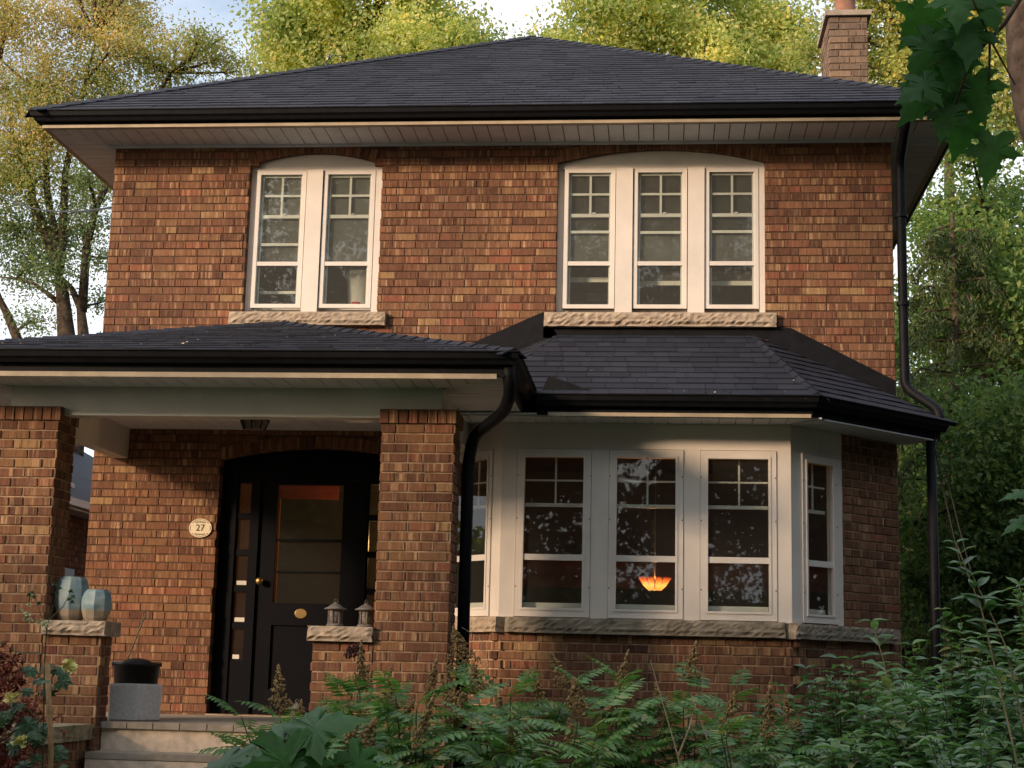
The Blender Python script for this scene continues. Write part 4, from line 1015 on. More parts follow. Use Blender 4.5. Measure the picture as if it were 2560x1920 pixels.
for k, (z, x) in enumerate(((4.12, -3.0), (4.02, -3.0))):
    mb = MB(); mb.prism([(-3.3+.05*k, 3.2, z+.42), (-2.6+.05*k, 6.2, z-.26), (-2.6+.05*k, 6.2, z-.20), (-3.3+.05*k, 3.2, z+.48)], (0, 0, 0), (-.05, 0, 0)); nbb(mb, 'rake_board', 'neighbour_white')
mb = MB(); mb.box(-2.449, -2.43, 5.2, 6.1, 1.5, 2.7); nbb(mb, 'window', 'pot_black')

# ------------------------------------------------------------------ trees
def leaf_quads(C, size, nrm_bias=.4, aspect=.62, curl=.18, droop=0, out=None):
    n = len(C); size = np.broadcast_to(size, (n,))
    nrm = rng.normal(size=(n, 3)); nrm[:, 2] += nrm_bias*2
    if out is not None: nrm += out
    nrm /= np.linalg.norm(nrm, axis=1)[:, None]
    d = rng.normal(size=(n, 3)); d[:, 2] -= droop; d -= (d*nrm).sum(1)[:, None]*nrm; d /= np.linalg.norm(d, axis=1)[:, None]+1e-9
    s = np.cross(nrm, d); L = size[:, None]; wv = L*aspect/2
    b0 = C-d*L*.5; tp = C+d*L*.5-nrm*L*curl; l = C-d*L*.05+s*wv+nrm*L*.06; r = C-d*L*.05-s*wv+nrm*L*.06
    V = np.stack([b0, r, tp, l], 1).reshape(-1, 3); F = np.arange(n*4).reshape(n, 4)
    return V, F
def blob_points(cx, cy, cz, r, n, clump=.28, flat=.85, depth=1.0):
    """leaf positions of one bough: clumps through an uneven ellipsoid"""
    k = max(3, n//26); c = rng.normal(size=(k, 3)); c /= np.linalg.norm(c, axis=1)[:, None]
    c *= (rng.random(k)**.45)[:, None]*r*rng.uniform(.75, 1.15, (k, 1)); c[:, 2] *= flat; c[:, 1] *= depth
    c += (cx, cy, cz)
    idx = rng.integers(0, k, n); sg = clump*(.6+.8*rng.random(k))[idx]
    p = c[idx]+rng.normal(size=(n, 3))*sg[:, None]*np.array([1, 1, .6])
    return p, c
def tree(name, label, blobs, mats, leaf, per, base, trunk, limbs=(), trunk_r=.25, group=None, bark='bark', clump=.25, depth=1.4, seg=8, cat='tree', twig=.02, droop=.3, curl=.18):
    t_ = empty(name, base, label, cat, group); inv = Matrix.Translation(-Vector(base))
    mb = MB(); pts = [Vector(p) for p in trunk]
    mb.tube(pts, [trunk_r*(1-.75*i/(len(pts)-1)) for i in range(len(pts))], seg)
    nodes = pts[len(pts)//3:]
    for lm in limbs:
        lp = [Vector(p) for p in lm[0]]; r0_ = lm[1]; mb.tube(lp, [r0_*(1-.8*i/(len(lp)-1)) for i in range(len(lp))], 6); nodes = nodes+lp[1:]
    per_mat = {}
    for bl in blobs:
        cx, cy, cz, r, mi = bl[:5]; n = int(per*max(r, .25)**2*(bl[5] if len(bl) > 5 else 1))
        p, cl = blob_points(cx, cy, cz, r, n, clump, depth=depth)
        if name == 'street_tree' and cy < -18:      # a gap between the crowns where the sky shows
            gx = (p[:, 0]-(4.75+.35*np.sin(p[:, 2]*3)))/.62; gzz = (p[:, 2]-(3.2-.135*(p[:, 1]+1)))/.62
            p = p[(gx**2+gzz**2 > 1) | (rng.random(len(p)) < .06)]
        od = p-np.array([cx, cy, cz]); od /= np.linalg.norm(od, axis=1)[:, None]+1e-6
        per_mat.setdefault(mi, []).append(np.concatenate([p, od*1.1], 1))
        c_ = Vector((cx, cy, cz)); nd = min(nodes, key=lambda q: (q-c_).length+max(0, q.z-c_.z)*2)
        mid = (nd+c_)/2+Vector((random.uniform(-.1, .1), random.uniform(-.1, .1), -.08*r)); rad = min(.06, .03+.02*r)
        mb.tube([nd, mid, c_], [rad, rad*.7, rad*.35], 5, False)
        for q in cl[::max(1, len(cl)//6)]:
            mb.tube([c_*.5+mid*.5, Vector(q)], [twig, twig*.3], 4, False)
    o = mb.build('trunk', bark, t_, True); o.matrix_parent_inverse = Matrix.Identity(4); o.location = -Vector(base)
    for mi, ps in per_mat.items():
        P = np.concatenate(ps); V, F = leaf_quads(P[:, :3], leaf*rng.uniform(.65, 1.25, len(P)), .25, curl=curl, droop=droop, out=P[:, 3:])
        o = npmesh('crown', V-np.array(base, np.float32), F, mats[mi], t_)
    return t_

# crowns: bough centres (x, y, z, radius, foliage)
LT0 = [(-5.51,13,6.99),(-5.56,13,7.35),(-5.69,13,8.12),(-5.79,13,8.44)]
LT1 = [(-5.79,13,8.44),(-6.00,13,8.99),(-6.31,13,9.64),(-6.42,13,9.91),(-6.42,13,10.15),(-6.58,13,10.42),(-6.89,13,11.14),(-7.04,13,12.00)]
LT2 = [(-5.79,13,8.44),(-5.76,13,8.99),(-5.78,13,9.64),(-5.81,13,10.30),(-5.68,13,11.36),(-5.55,13,12.14),(-5.42,13,12.92)]
LT3 = [(-5.79,13,8.44),(-5.92,13,9.21),(-6.10,13,9.86),(-6.15,13,10.20),(-6.28,13,11.14),(-6.74,13,12.15),(-7.24,13,12.56)]
LT4 = [(-5.20,13,6.99),(-5.24,13,7.35),(-5.32,13,7.80),(-5.52,13,8.17),(-5.75,13,8.40)]
LT5 = [(-5.29,13,7.73),(-5.30,13,8.88),(-5.18,13,9.67),(-4.60,13,11.12),(-3.93,13,12.27),(-2.98,13,12.96)]
LT6 = [(-5.71,13,7.88),(-5.94,13,8.06),(-6.22,13,8.25),(-6.55,13,8.34),(-6.88,13,8.38)]
LT7 = [(-5.88,13,9.07),(-6.27,13,9.26),(-6.58,13,9.34),(-6.97,13,9.38)]
LT8 = [(-6.35,13,6.99),(-6.48,13,7.28),(-6.71,13,7.73),(-6.84,13,7.95),(-7.39,13,9.08),(-7.76,13,10.61)]
LTB = [(-6.84,13,13.26,0.82,1),(-5.83,13,13.33,0.75,1),(-4.93,13.50,13.37,0.59,1),(-6.28,13,12.15,0.82,1),(-5.29,13,12.21,0.65,0),(-4.85,13,12.52,0.41,1),(-4.61,13.60,12.76,0.49,0),(-6.59,12.50,10.96,0.80,1),(-5.82,13,11.13,0.65,1),(-6.58,13,10.21,0.75,0),(-5.73,13.30,10.46,0.58,0),(-6.73,13,9.30,0.75,2),(-5.98,13,9.37,0.61,2),(-5.34,13,9.37,0.41,2),(-6.45,13,8.62,0.54,2),(-5.68,13,8.40,0.41,2),(-5.03,13,8.77,0.31,2),(-5.13,13,8.03,0.27,2),(-6.21,13,7.58,0.34,2),(-4.22,13,12.12,0.31,0),(-3.97,13,12.90,0.20,1),(-3.27,13,12.66,0.31,0),(-2.73,13,12.41,0.27,0),(-7.67,13,12.17,0.82,1),(-7.50,13,10.22,0.82,0),(-5.13,13,10.05,0.31,2)]
TA = [(-2.31,15.00,14.06,0.69,0),(-1.43,15.00,14.21,0.88,0),(-0.39,15.00,14.02,0.88,0),(0.56,15.00,14.18,0.69,0),(-1.96,15.00,13.38,0.58,0),(-0.84,15.00,13.36,0.80,0),(0.27,15.00,13.43,0.73,0),(0.98,15.00,13.59,0.51,0),(-2.53,15.00,13.64,0.33,0),(-2.92,15.00,13.31,0.29,0),(1.38,15.00,13.25,0.44,0),(-1.47,15.00,15.06,0.88,0),(-0.10,15.00,15.03,0.88,0)]
TB = [(1.82,16.00,13.65,0.45,0),(2.46,16.00,13.81,0.30,0),(3.18,16.00,14.14,0.49,0),(3.82,16.00,14.39,0.76,0),(4.78,16.00,14.37,0.91,0),(4.31,16.00,13.62,0.68,0),(5.42,16.00,13.85,0.83,0),(6.13,16.00,14.35,0.83,0),(6.84,16.00,13.92,0.76,0),(7.47,16.00,14.33,0.68,0),(7.62,16.00,13.49,0.53,0),(3.43,16.00,13.63,0.45,0),(5.01,16.00,15.40,0.91,0),(6.37,16.00,15.28,0.83,0)]
TC = [(8.04,14.00,12.75,0.42,0),(9.05,14.00,12.89,0.56,0),(9.49,14.00,13.43,0.63,0),(9.76,14.00,12.57,0.63,0),(10.35,14.00,13.10,0.78,0),(9.26,14.00,12.34,0.35,0),(10.75,14.00,12.17,0.78,0),(11.35,14.00,13.16,0.85,0),(10.31,14.00,11.57,0.63,0),(11.15,14.00,11.33,0.78,0),(8.48,14.00,13.44,0.35,0)]
TD = [(9.85,11.00,9.60,0.50,0),(9.46,11.00,9.00,0.44,0),(10.14,11.00,9.00,0.63,0),(10.66,11.00,9.46,0.63,0),(9.25,11.00,8.34,0.38,0),(9.81,11.00,8.21,0.63,0),(10.56,11.00,8.34,0.69,0),(9.17,11.00,7.55,0.38,0),(10.22,11.00,7.42,0.69,0),(10.77,11.00,7.30,0.63,0),(9.34,11.00,6.84,0.44,0),(9.95,11.00,6.65,0.57,0),(10.62,11.00,6.40,0.63,0)]
TE = [(9.29,8.00,5.35,0.50,0),(9.82,8.00,5.08,0.61,0),(8.85,8.00,4.90,0.33,0),(9.42,8.00,4.36,0.55,0),(10.00,8.00,4.26,0.55,0),(9.04,8.00,3.97,0.44,0),(9.66,8.00,3.55,0.61,0),(9.13,8.00,3.16,0.44,0),(8.61,8.00,3.69,0.33,0),(8.70,8.00,2.89,0.39,0),(9.85,8.00,2.75,0.61,0),(9.26,8.00,2.36,0.55,0)]
def deepen(bl, s, seed):
    rg = random.Random(seed); return [(x, y+rg.uniform(-s, s), z, r, mi) for x, y, z, r, mi in bl]
def extra(cx, cy, cz, R, n, seed, mi=0, zmin=None):
    rg = random.Random(seed); out = []
    while len(out) < n:
        v = Vector((rg.uniform(-1, 1), rg.uniform(-1, 1), rg.uniform(-1, 1)))
        if v.length > 1: continue
        p = Vector((cx, cy, cz))+v*R
        if zmin and p.z < zmin: continue
        out.append((p.x, p.y, p.z, rg.uniform(.6, 1.0), mi))
    return out
base = (-5.5, 13, .3)
tree('locust_tree', 'tall fine-leaved tree turning orange, several trunks, left of the house', [(x, y, z, r*1.14, mi) for x, y, z, r, mi in deepen(LTB, .7, 3)]+[(-3.5, 13, 12.75, .40, 0), (-3.05, 13, 12.55, .36, 0), (-4.3, 13, 12.45, .45, 0), (-3.8, 13, 12.3, .4, 0), (-4.9, 13, 11.6, .5, 0), (-6.3, 13, 11.6, .7, 0)]+extra(-6.5, 13.5, 15.6, 2.0, 10, 5, 1, 14.6),
     ['leaf_olive', 'leaf_autumn', 'leaf_bluegreen'], .060, 6000, base, [(-5.4, 13, .3), (-5.45, 13, 4)]+LT0, trunk_r=.30,
     limbs=[(LT1, .12), (LT2, .10), (LT3, .09), ([(-5.2, 13, .3)]+LT4, .15), (LT5, .09), (LT6, .06), (LT7, .05), ([(-6.0, 13, .3)]+LT8, .12)], clump=.21, depth=1.1, twig=.011, bark='bark')
tree('maple_tree', 'yellow-green maple behind the left half of the roof', deepen(TA+[(-2.6, 15, 13.9, .5, 0), (-1.9, 15, 14.5, .6, 0), (.2, 15, 14.6, .7, 0), (1.0, 15, 14.1, .45, 0), (1.75, 15, 13.2, .4, 0), (-2.2, 15, 13.1, .5, 0), (-.3, 15, 13.0, .6, 0), (.8, 15, 13.0, .5, 0)], 1.2, 11)+extra(-.6, 15.5, 17.2, 2.6, 14, 6, 0, 15.3), ['leaf_yellow'], .10, 5200, (-.5, 15.5, .3),
     [(-.5, 15.5, .3), (-.5, 15.5, 6), (-.6, 15.4, 11), (-.7, 15.3, 14)], trunk_r=.32, group='maples behind the house')
tree('maple_tree', 'golden maple behind the roof between its peak and the chimney', deepen(TB+[(3.0, 16, 13.5, .5, 0), (3.6, 16, 13.9, .6, 0), (4.4, 16, 14.9, .6, 0), (5.1, 16, 13.4, .6, 0), (6.2, 16, 13.3, .6, 0), (7.0, 16, 14.6, .6, 0), (7.3, 16, 13.2, .5, 0), (2.1, 16, 13.4, .4, 0)], 1.2, 12)+extra(5, 16.5, 17.6, 2.6, 14, 7, 0, 15.6), ['leaf_yellow'], .10, 5200, (5, 16.5, .3),
     [(5, 16.5, .3), (5, 16.5, 6), (5, 16.4, 11), (4.9, 16.2, 14)], trunk_r=.32, group='maples behind the house')
tree('maple_tree', 'yellow-green maple behind and right of the chimney', deepen(TC, 1.2, 13)+extra(10.5, 14.6, 15.8, 2.2, 12, 8, 0, 13.9), ['leaf_yellowgreen'], .10, 4600, (10.2, 14.6, .3),
     [(10.2, 14.6, .3), (10.2, 14.6, 5), (10.3, 14.5, 9), (10.3, 14.3, 12)], trunk_r=.25, group='maples behind the house')
tree('leafy_tree', 'green leafy tree right of the house below the roof edge', deepen(TD, 1.2, 14)+extra(11.8, 11.5, 8, 2, 8, 9, 0), ['leaf_green'], .10, 4200, (10.4, 11.4, .3),
     [(10.4, 11.4, .3), (10.3, 11.3, 4), (10.2, 11.2, 7), (10.2, 11, 9)], trunk_r=.18, group='trees right of the house')
tree('understorey_tree', 'dark shaded low tree beside the right downspout', deepen(TE, .8, 15)+extra(10.6, 8.4, 3.6, 1.8, 8, 10, 0), ['leaf_dark'], .10, 4200, (9.6, 8.3, .3),
     [(9.6, 8.3, .3), (9.5, 8.2, 2), (9.4, 8.1, 4), (9.5, 8, 5)], trunk_r=.10, group='trees right of the house')
for wi, (wx, wy, wh, lab) in enumerate(((9.6, 17.5, 9, 'dark tree deep behind the right gutter end'), (12.2, 18.5, 11, 'dark tree deep behind the right side yard'), (10.6, 22.5, 12, 'dark tree farthest back right of the house'), (14.5, 22, 13, 'dark tree at the right edge of the far wood'), (11.2, 12.5, 5, 'low dark tree filling the right side yard'))):
    tree('woodland_tree', lab, extra(wx, wy, wh*.58, wh*.36, 22, 60+wi, 0)+extra(wx, wy, wh*.25, wh*.26, 14, 70+wi, 0, .5), ['leaf_dark'], .16, 900, (wx, wy, .3),
         [(wx, wy, .3), (wx, wy, wh*.5), (wx, wy, wh*.85)], trunk_r=.2, group='trees right of the house')
# drooping conifer
sb = (9.45, 9.6, .3); spx = empty('spruce_tree', sb, 'drooping dark conifer beside the right gutter end', 'tree', 'trees right of the house')
mb = MB(); mb.tube([(0, 0, 0), (0, 0, 8.2)], [.16, .03], 8); P = []
for k in range(70):
    z = 1.2+6.9*k/70; a = k*2.4; L = .45+1.6*(1-(z-1.2)/7.2); q0 = Vector((0, 0, z)); q1 = Vector((L*.6*math.cos(a), L*.6*math.sin(a), z+.02)); q2 = Vector((L*math.cos(a), L*math.sin(a), z-.35*L))
    mb.tube([q0, q1, q2], [.02, .014, .006], 4, False)
    for j in range(240):
        t_ = random.random()**.7; p = q0.lerp(q1, t_*2) if t_ < .5 else q1.lerp(q2, t_*2-1); P.append((p.x+random.gauss(0, .05), p.y+random.gauss(0, .05), p.z-abs(random.gauss(0, .16))))
mb.build('trunk', 'bark', spx, True)
V, F = leaf_quads(np.array(P), .13*rng.uniform(.6, 1.3, len(P)), 0, aspect=.22, droop=2.2); npmesh('crown', V, F, 'needle', spx)
# trees across the street (behind the camera): they stand in the window panes and hold sky light off the porch
NM = ['first', 'second', 'third', 'fourth', 'fifth', 'sixth', 'seventh', 'eighth', 'ninth', 'tenth', 'eleventh', 'twelfth', 'thirteenth', 'fourteenth']
for i, (x, y, hgt) in enumerate(((-5.5, -21.5, 15), (0, -24, 17), (5.2, -22.5, 16), (11, -24, 18), (17, -21, 17), (23, -16, 17), (26, -8, 16), (-3, -29, 19), (8, -30, 20), (18, -29, 20), (17.5, -4.5, 9), (16.5, 1.0, 10), (20, 6, 13), (13.5, -8.5, 8))):  # the last four, right of the house, were added to darken the right bay facet
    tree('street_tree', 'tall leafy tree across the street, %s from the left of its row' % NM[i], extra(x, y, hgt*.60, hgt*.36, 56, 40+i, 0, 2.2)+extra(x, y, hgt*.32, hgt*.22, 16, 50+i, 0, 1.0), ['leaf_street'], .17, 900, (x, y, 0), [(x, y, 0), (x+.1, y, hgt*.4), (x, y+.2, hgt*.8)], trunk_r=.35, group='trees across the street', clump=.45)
# unseen hedges left of the camera, added to shade the front bed and bay foot
def added_hedge(name, label, a, b_, hgt, wd, seed, n):
    a, b_ = Vector((*a, 0)), Vector((*b_, 0)); h_ = empty(name, (a+b_)/2, label, 'added_hedge'); d = (b_-a); L = d.length; d.normalize(); s = Vector((d.y, -d.x, 0)); c_ = (a+b_)/2
    rg = np.random.default_rng(seed); tt = rg.random(n)*L-L/2; ss = rg.normal(size=n)*wd*.42; zz = rg.random(n)**.8*hgt+rg.normal(size=n)*.10
    P = np.array(d)[None]*tt[:, None]+np.array(s)[None]*ss[:, None]; P[:, 2] = np.maximum(.1, zz)
    V, F = leaf_quads(P, .16*rg.uniform(.6, 1.3, n), .3); npmesh('foliage', V, F, 'leaf_green', h_)
    mb = MB(); k = int(L/.35)
    for i in range(k):
        p = d*(-L/2+(i+.5)*L/k); mb.tube([p, p+Vector((0, 0, hgt*.55)), p+Vector((rg.normal()*.1, rg.normal()*.1, hgt*.9))], [.04, .03, .01], 5)
    mb.build('stems', 'bark', h_); mb = MB()
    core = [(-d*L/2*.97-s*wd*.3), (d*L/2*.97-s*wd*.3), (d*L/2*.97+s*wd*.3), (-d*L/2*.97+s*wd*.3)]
    mb.prism(core, (0, 0, .1), (0, 0, hgt*.93)); mb.build('opaque_core', 'leaf_dark', h_)  # solid core that makes the row block the sun
added_hedge('added_hedge', 'unseen lower foliage screen added at the left front to shade the bed', (-3.9, -6.5), (-2.5, -7.9), 2.95, .9, 1, 5000)
added_hedge('added_hedge', 'unseen taller foliage screen added at the left front, nearer the street, to shade the bay foot', (-2.4, -8.0), (2.1, -12.5), 5.2, .9, 2, 13000)
for bi, (bx, by, lab) in enumerate(((-4.1, -6.3, 'unseen thin tree added to filter the sun, farthest from the street'), (-2.9, -7.5, 'unseen thin tree added to filter the sun, middle one'), (-1.9, -8.5, 'unseen thin tree added to filter the sun, nearest the street'))):
    tree('light_filter_tree', lab, extra(bx, by, 4.4, 1.15, 9, 120+bi, 0, 3.2)+extra(bx, by, 5.6, .9, 5, 130+bi, 0, 4.8), ['leaf_green'], .10, 50, (bx, by, 0), [(bx, by, 0), (bx, by, 2.5), (bx+.05, by, 5.4)], trunk_r=.05, clump=.3, group='thin trees added to filter the sun')  # sparse unseen crowns added to dim the sun on the lower storey
tree('light_filter_birch', 'unseen thin birch added at the left front to dim the right upper wall', extra(-1.25, -8.3, 8.9, 1.05, 13, 91, 0, 7.6), ['leaf_green'], .10, 330, (-1.3, -8.5, 0), [(-1.3, -8.5, 0), (-1.3, -8.5, 4), (-1.25, -8.4, 7), (-1.2, -8.3, 9)], trunk_r=.07, clump=.25)  # unseen crown added to dim the sun on the right upper wall

added_hedge('added_hedge', 'unseen foliage screen added left of the porch to darken a bay pane reflection', (-2.8, -1.2), (-2.8, 2.2), 3.2, .8, 4, 5000)  # added to keep bright sky out of the left bay pane
added_hedge('added_hedge', 'unseen long foliage screen added behind the camera to darken pane reflections', (-9, -19.5), (26, -19.5), 3.2, 1.2, 3, 26000)  # added to close the bright gap under the crowns in the panes

# ------------------------------------------------------------------ near maple at the right edge
def maple_outline():
    pts = [(0, 0), (.06, -.03), (.16, -.12), (.22, -.10), (.26, -.14), (.33, -.05), (.42, -.02), (.33, .04), (.28, .12), (.27, .16), (.33, .18), (.38, .16), (.44, .24), (.60, .34), (.47, .36), (.44, .43), (.34, .40), (.28, .43), (.22, .44), (.22, .53), (.27, .62), (.17, .64), (.16, .74), (.08, .80), (0, 1.04)]
    return pts+[(-x, y) for x, y in pts[::-1][1:-1]]
def maple_mesh(seed, material):
    rg = random.Random(seed); o = maple_outline(); n = len(o); cx, cy = 0, .30
    def z(x, y): return -.35*x*x-.10*(y-.3)**2+.06*abs(x)
    vs = [(cx, cy, .02)]; mid = []
    for x, y in o:
        x *= rg.uniform(.94, 1.06); y *= rg.uniform(.96, 1.04); vs.append((x, y, z(x, y)+rg.uniform(-.015, .015)))
    for i in range(n):
        x, y, _ = vs[1+i]; mx, my = cx+(x-cx)*.5, cy+(y-cy)*.5; vs.append((mx, my, z(mx, my)+.012))
    fs = []
    for i in range(n):
        j = (i+1) % n; fs += [(0, 1+n+i, 1+n+j), (1+n+i, 1+i, 1+j, 1+n+j)]
    mb = MB(); mb.add(vs, fs); return mb.mesh('maple_leaf', material, True)
ML = [maple_mesh(i, 'leaf_maple') for i in range(4)]
def put_leaf(me, parent, base_, tip_dir, up, size, name='leaf'):
    d = Vector(tip_dir).normalized(); n_ = Vector(up); n_ = (n_-d*n_.dot(d)).normalized(); s = d.cross(n_)
    mw = Matrix((s*size, d*size, n_*size)).transposed().to_4x4(); mw.translation = Vector(base_); o = link(name, me, parent); o.matrix_local = mw; return o
nm = empty('near_maple', (7.75, -5.3, .2), 'maple with ridged trunk at the right edge, big dark leaves hanging into view', 'tree')
loc = lambda p: Vector(p)-Vector((7.75, -5.3, .2))
mb = MB(); tp = [(7.75, -5.3, .2), (7.62, -5.35, 2), (7.38, -5.45, 3.6), (7.20, -5.5, 4.6), (7.12, -5.5, 5.3), (6.95, -5.6, 7.2), (6.9, -5.7, 9)]
seg = 26; rings = []
fine = []
for i in range(len(tp)-1):
    for k in range(10): fine.append(Vector(tp[i]).lerp(Vector(tp[i+1]), k/10))
fine.append(Vector(tp[-1]))
for i, p in enumerate(fine):
    R = .27*(1-.45*i/len(fine))
    rings.append([tuple(loc(p)+Vector((math.cos(2*math.pi*k/seg), math.sin(2*math.pi*k/seg), 0))*(R+.018*math.sin(k*6.1+math.sin(i*.35)*1.5)+.010*math.sin(k*2.7+i*.9))) for k in range(seg)])
vs = [v for r in rings for v in r]; fs = [(i*seg+k, i*seg+(k+1) % seg, (i+1)*seg+(k+1) % seg, (i+1)*seg+k) for i in range(len(rings)-1) for k in range(seg)]
mb.add(vs, fs); mb.build('trunk', 'bark_light', nm, True)
MB().lathe([(.075, -.05), (.08, -.02), (.05, .03), (0, .045)], 12, (0, 0, 0), 1, 1).build('knot', 'bark_light', nm, True).matrix_local = Matrix.Translation(loc((7.06, -5.69, 4.45))) @ Matrix.Rotation(R_(75), 4, 'X') @ Matrix.Rotation(R_(-15), 4, 'Y')
mb = MB(); mb.tube([loc(p) for p in ((7.0, -5.6, 7.0), (6.7, -7.2, 6.2), (6.35, -9.0, 4.6), (6.05, -10.2, 3.35), (5.93, -10.36, 3.02), (5.86, -10.4, 2.90), (5.79, -10.38, 2.83), (5.755, -10.36, 2.72))], [.07, .05, .03, .014, .007, .005, .004, .002], 6)
for q in ((5.72, -10.3, 2.90), (5.70, -10.42, 2.80), (5.83, -10.35, 2.72), (5.90, -10.3, 2.80), (5.76, -10.5, 2.95)): mb.tube([loc((5.83, -10.39, 2.87)), loc(q)], [.003, .0015], 4)
mb.build('limb', 'stem', nm, True)
LV = [((5.735, -10.33, 2.945), (-.45, .2, -.9), .125), ((5.725, -10.37, 2.885), (-.55, -.1, -.85), .13), ((5.755, -10.40, 2.87), (-.2, -.2, -1), .125), ((5.79, -10.33, 2.93), (.1, .2, -.9), .12), ((5.78, -10.42, 2.90), (-.1, -.3, -1), .13),
      ((5.725, -10.31, 2.80), (-.7, .1, -.8), .125), ((5.712, -10.40, 2.775), (-.75, -.2, -.5), .11), ((5.755, -10.35, 2.785), (-.25, .2, -1), .12), ((5.80, -10.36, 2.80), (.15, -.1, -1), .12), 
      ((5.745, -10.39, 2.72), (-.35, -.1, -1), .095), ((5.79, -10.33, 2.725), (-.3, .1, -1), .115), ((5.835, -10.38, 2.655), (-.2, .1, -1), .115), ((5.71, -10.36, 2.965), (-.4, .1, -.6), .12), ((5.745, -10.30, 2.91), (-.3, .5, -.9), .12),
      ((5.76, -10.43, 2.965), (-.1, -.3, -.8), .12), ((5.81, -10.43, 2.965), (.2, -.2, -.9), .115), ((5.77, -10.30, 2.845), (0, .3, -1), .12)]
for i, (b_, d, s_) in enumerate(LV):
    put_leaf(ML[i % 4], nm, loc(b_), d, (random.uniform(-.5, .3), -1, random.uniform(-.1, .7)), s_*1.0)
for k in range(6):
    b_ = (5.77+random.uniform(-.05, .06), -10.36+random.uniform(-.05, .05), 2.80+random.uniform(-.08, .1)); mb = MB()
    mb.tube([loc(b_), loc(Vector(b_)+Vector((0, 0, -.035)))], [.0012, .001], 4); mb.build('key_stalk', 'stem_green', nm)
# more of its crown above the frame
pc = []
for bl in extra(7.6, -5.6, 9.6, 2.4, 12, 77, 0): pc.append(blob_points(*bl[:4], 220, .3)[0])
P = np.concatenate(pc); V, F = leaf_quads(P, .15*rng.uniform(.7, 1.2, len(P)), .5); npmesh('crown', V-np.array((7.75, -5.3, .2), np.float32), F, 'leaf_maple', nm)
sp_ = empty('maple_sapling', (6.40, -9.0, .03), 'maple sapling at the right edge with pale lobed leaves', 'plant')
mb = MB(); mb.tube([(0, 0, 0), (-.02, 0, 1.2), (-.10, .02, 1.9), (-.16, 0, 2.06)], [.012, .009, .005, .002], 6); mb.tube([(-.05, .01, 1.5), (-.22, 0, 1.93)], [.004, .002], 5); mb.build('stem', 'stem', sp_)
for i, (b_, d, s_) in enumerate((((-.20, 0, 2.03), (-.9, -.1, -.25), .10), ((-.22, .0, 1.95), (-.8, 0, -.55), .085), ((-.16, .03, 2.06), (.2, .1, .5), .09), ((-.13, -.02, 1.93), (.5, -.2, -.6), .11), ((-.08, .02, 1.80), (.7, .1, -.4), .10))):
    put_leaf(ML[i % 4], sp_, b_, d, (0, -.5, 1), s_)

# ------------------------------------------------------------------ front bed: false spirea with feathery leaves
def leaflet(mb, base_, d, n_, L, wd):
    d = d.normalized(); s = d.cross(n_).normalized(); p = base_
    vs = [p, p+d*L*.35+s*wd*.5+n_*L*.03, p+d*L*.40, p+d*L*.35-s*wd*.5+n_*L*.03, p+d*L*.72+s*wd*.33-n_*L*.02, p+d*L*.72-s*wd*.33-n_*L*.02, p+d*L-n_*L*.10]
    mb.add([tuple(v) for v in vs], [(0, 2, 1), (0, 3, 2), (1, 2, 4), (2, 3, 5), (2, 6, 4), (2, 5, 6)])
def pinnate(seed, L=.27, pairs=9):
    rg = random.Random(seed); mb = MB(); sg = rg.uniform(.10, .22)
    def rp(t_): return Vector((0, L*t_, -sg*L*2.2*t_*t_+.25*L*t_))
    mb.tube([rp(i/6) for i in range(7)], [.0018*(1-.6*i/6) for i in range(7)], 4)
    for i in range(pairs):
        t_ = .14+.80*i/(pairs-1); p = rp(t_); tg = (rp(min(1, t_+.05))-rp(t_-.05)).normalized()
        for s_ in (-1, 1):
            sd = Vector((s_, 0, 0)); dd = sd*1.0+tg*(.45+.3*t_)+Vector((0, 0, -.10-rg.uniform(0, .25))); nn = tg.cross(sd)*s_
            if nn.z < 0: nn = -nn
            ll = .086*(1-.62*abs(t_-.42)**1.3)*(1-.35*max(0, t_-.75)/.25)*rg.uniform(.9, 1.1); leaflet(mb, p, dd, nn, ll, ll*.36)
    leaflet(mb, rp(1), rp(1)-rp(.9), Vector((0, 0, 1)), .05, .016)
    return mb.mesh('feathery_leaf', 'leaf_fern')
PN = [pinnate(i, .24+.03*(i % 3), 8+i % 3) for i in range(5)]
def panicle(seed, h, wd, material, n=90):
    rg = random.Random(seed); mb = MB()
    mb.tube([(0, 0, 0), (0, 0, h)], [.003, .001], 4)
    for k in range(n):
        t_ = rg.random()**1.2; r = wd*(1-t_)*rg.random()**.5; a = rg.uniform(0, 6.28); c_ = Vector((r*math.cos(a), r*math.sin(a), h*(.05+.95*t_)+r*.5)); s = rg.uniform(.004, .009)
        vs = [c_+Vector(v)*s for v in ((1, 0, 0), (-1, .2, 0), (0, 1, .2), (.1, -1, 0), (0, 0, 1.4), (0, 0, -1.2))]
        mb.add([tuple(v) for v in vs], [(0, 2, 4), (2, 1, 4), (1, 3, 4), (3, 0, 4), (2, 0, 5), (1, 2, 5), (3, 1, 5), (0, 3, 5)])
    return mb.mesh('seed_head', material)
PA = [panicle(i, .17+.05*(i % 3), .045+.018*(i % 2), 'panicle', 170) for i in range(4)]; PD = panicle(9, .09, .05, 'panicle_dark', 70)
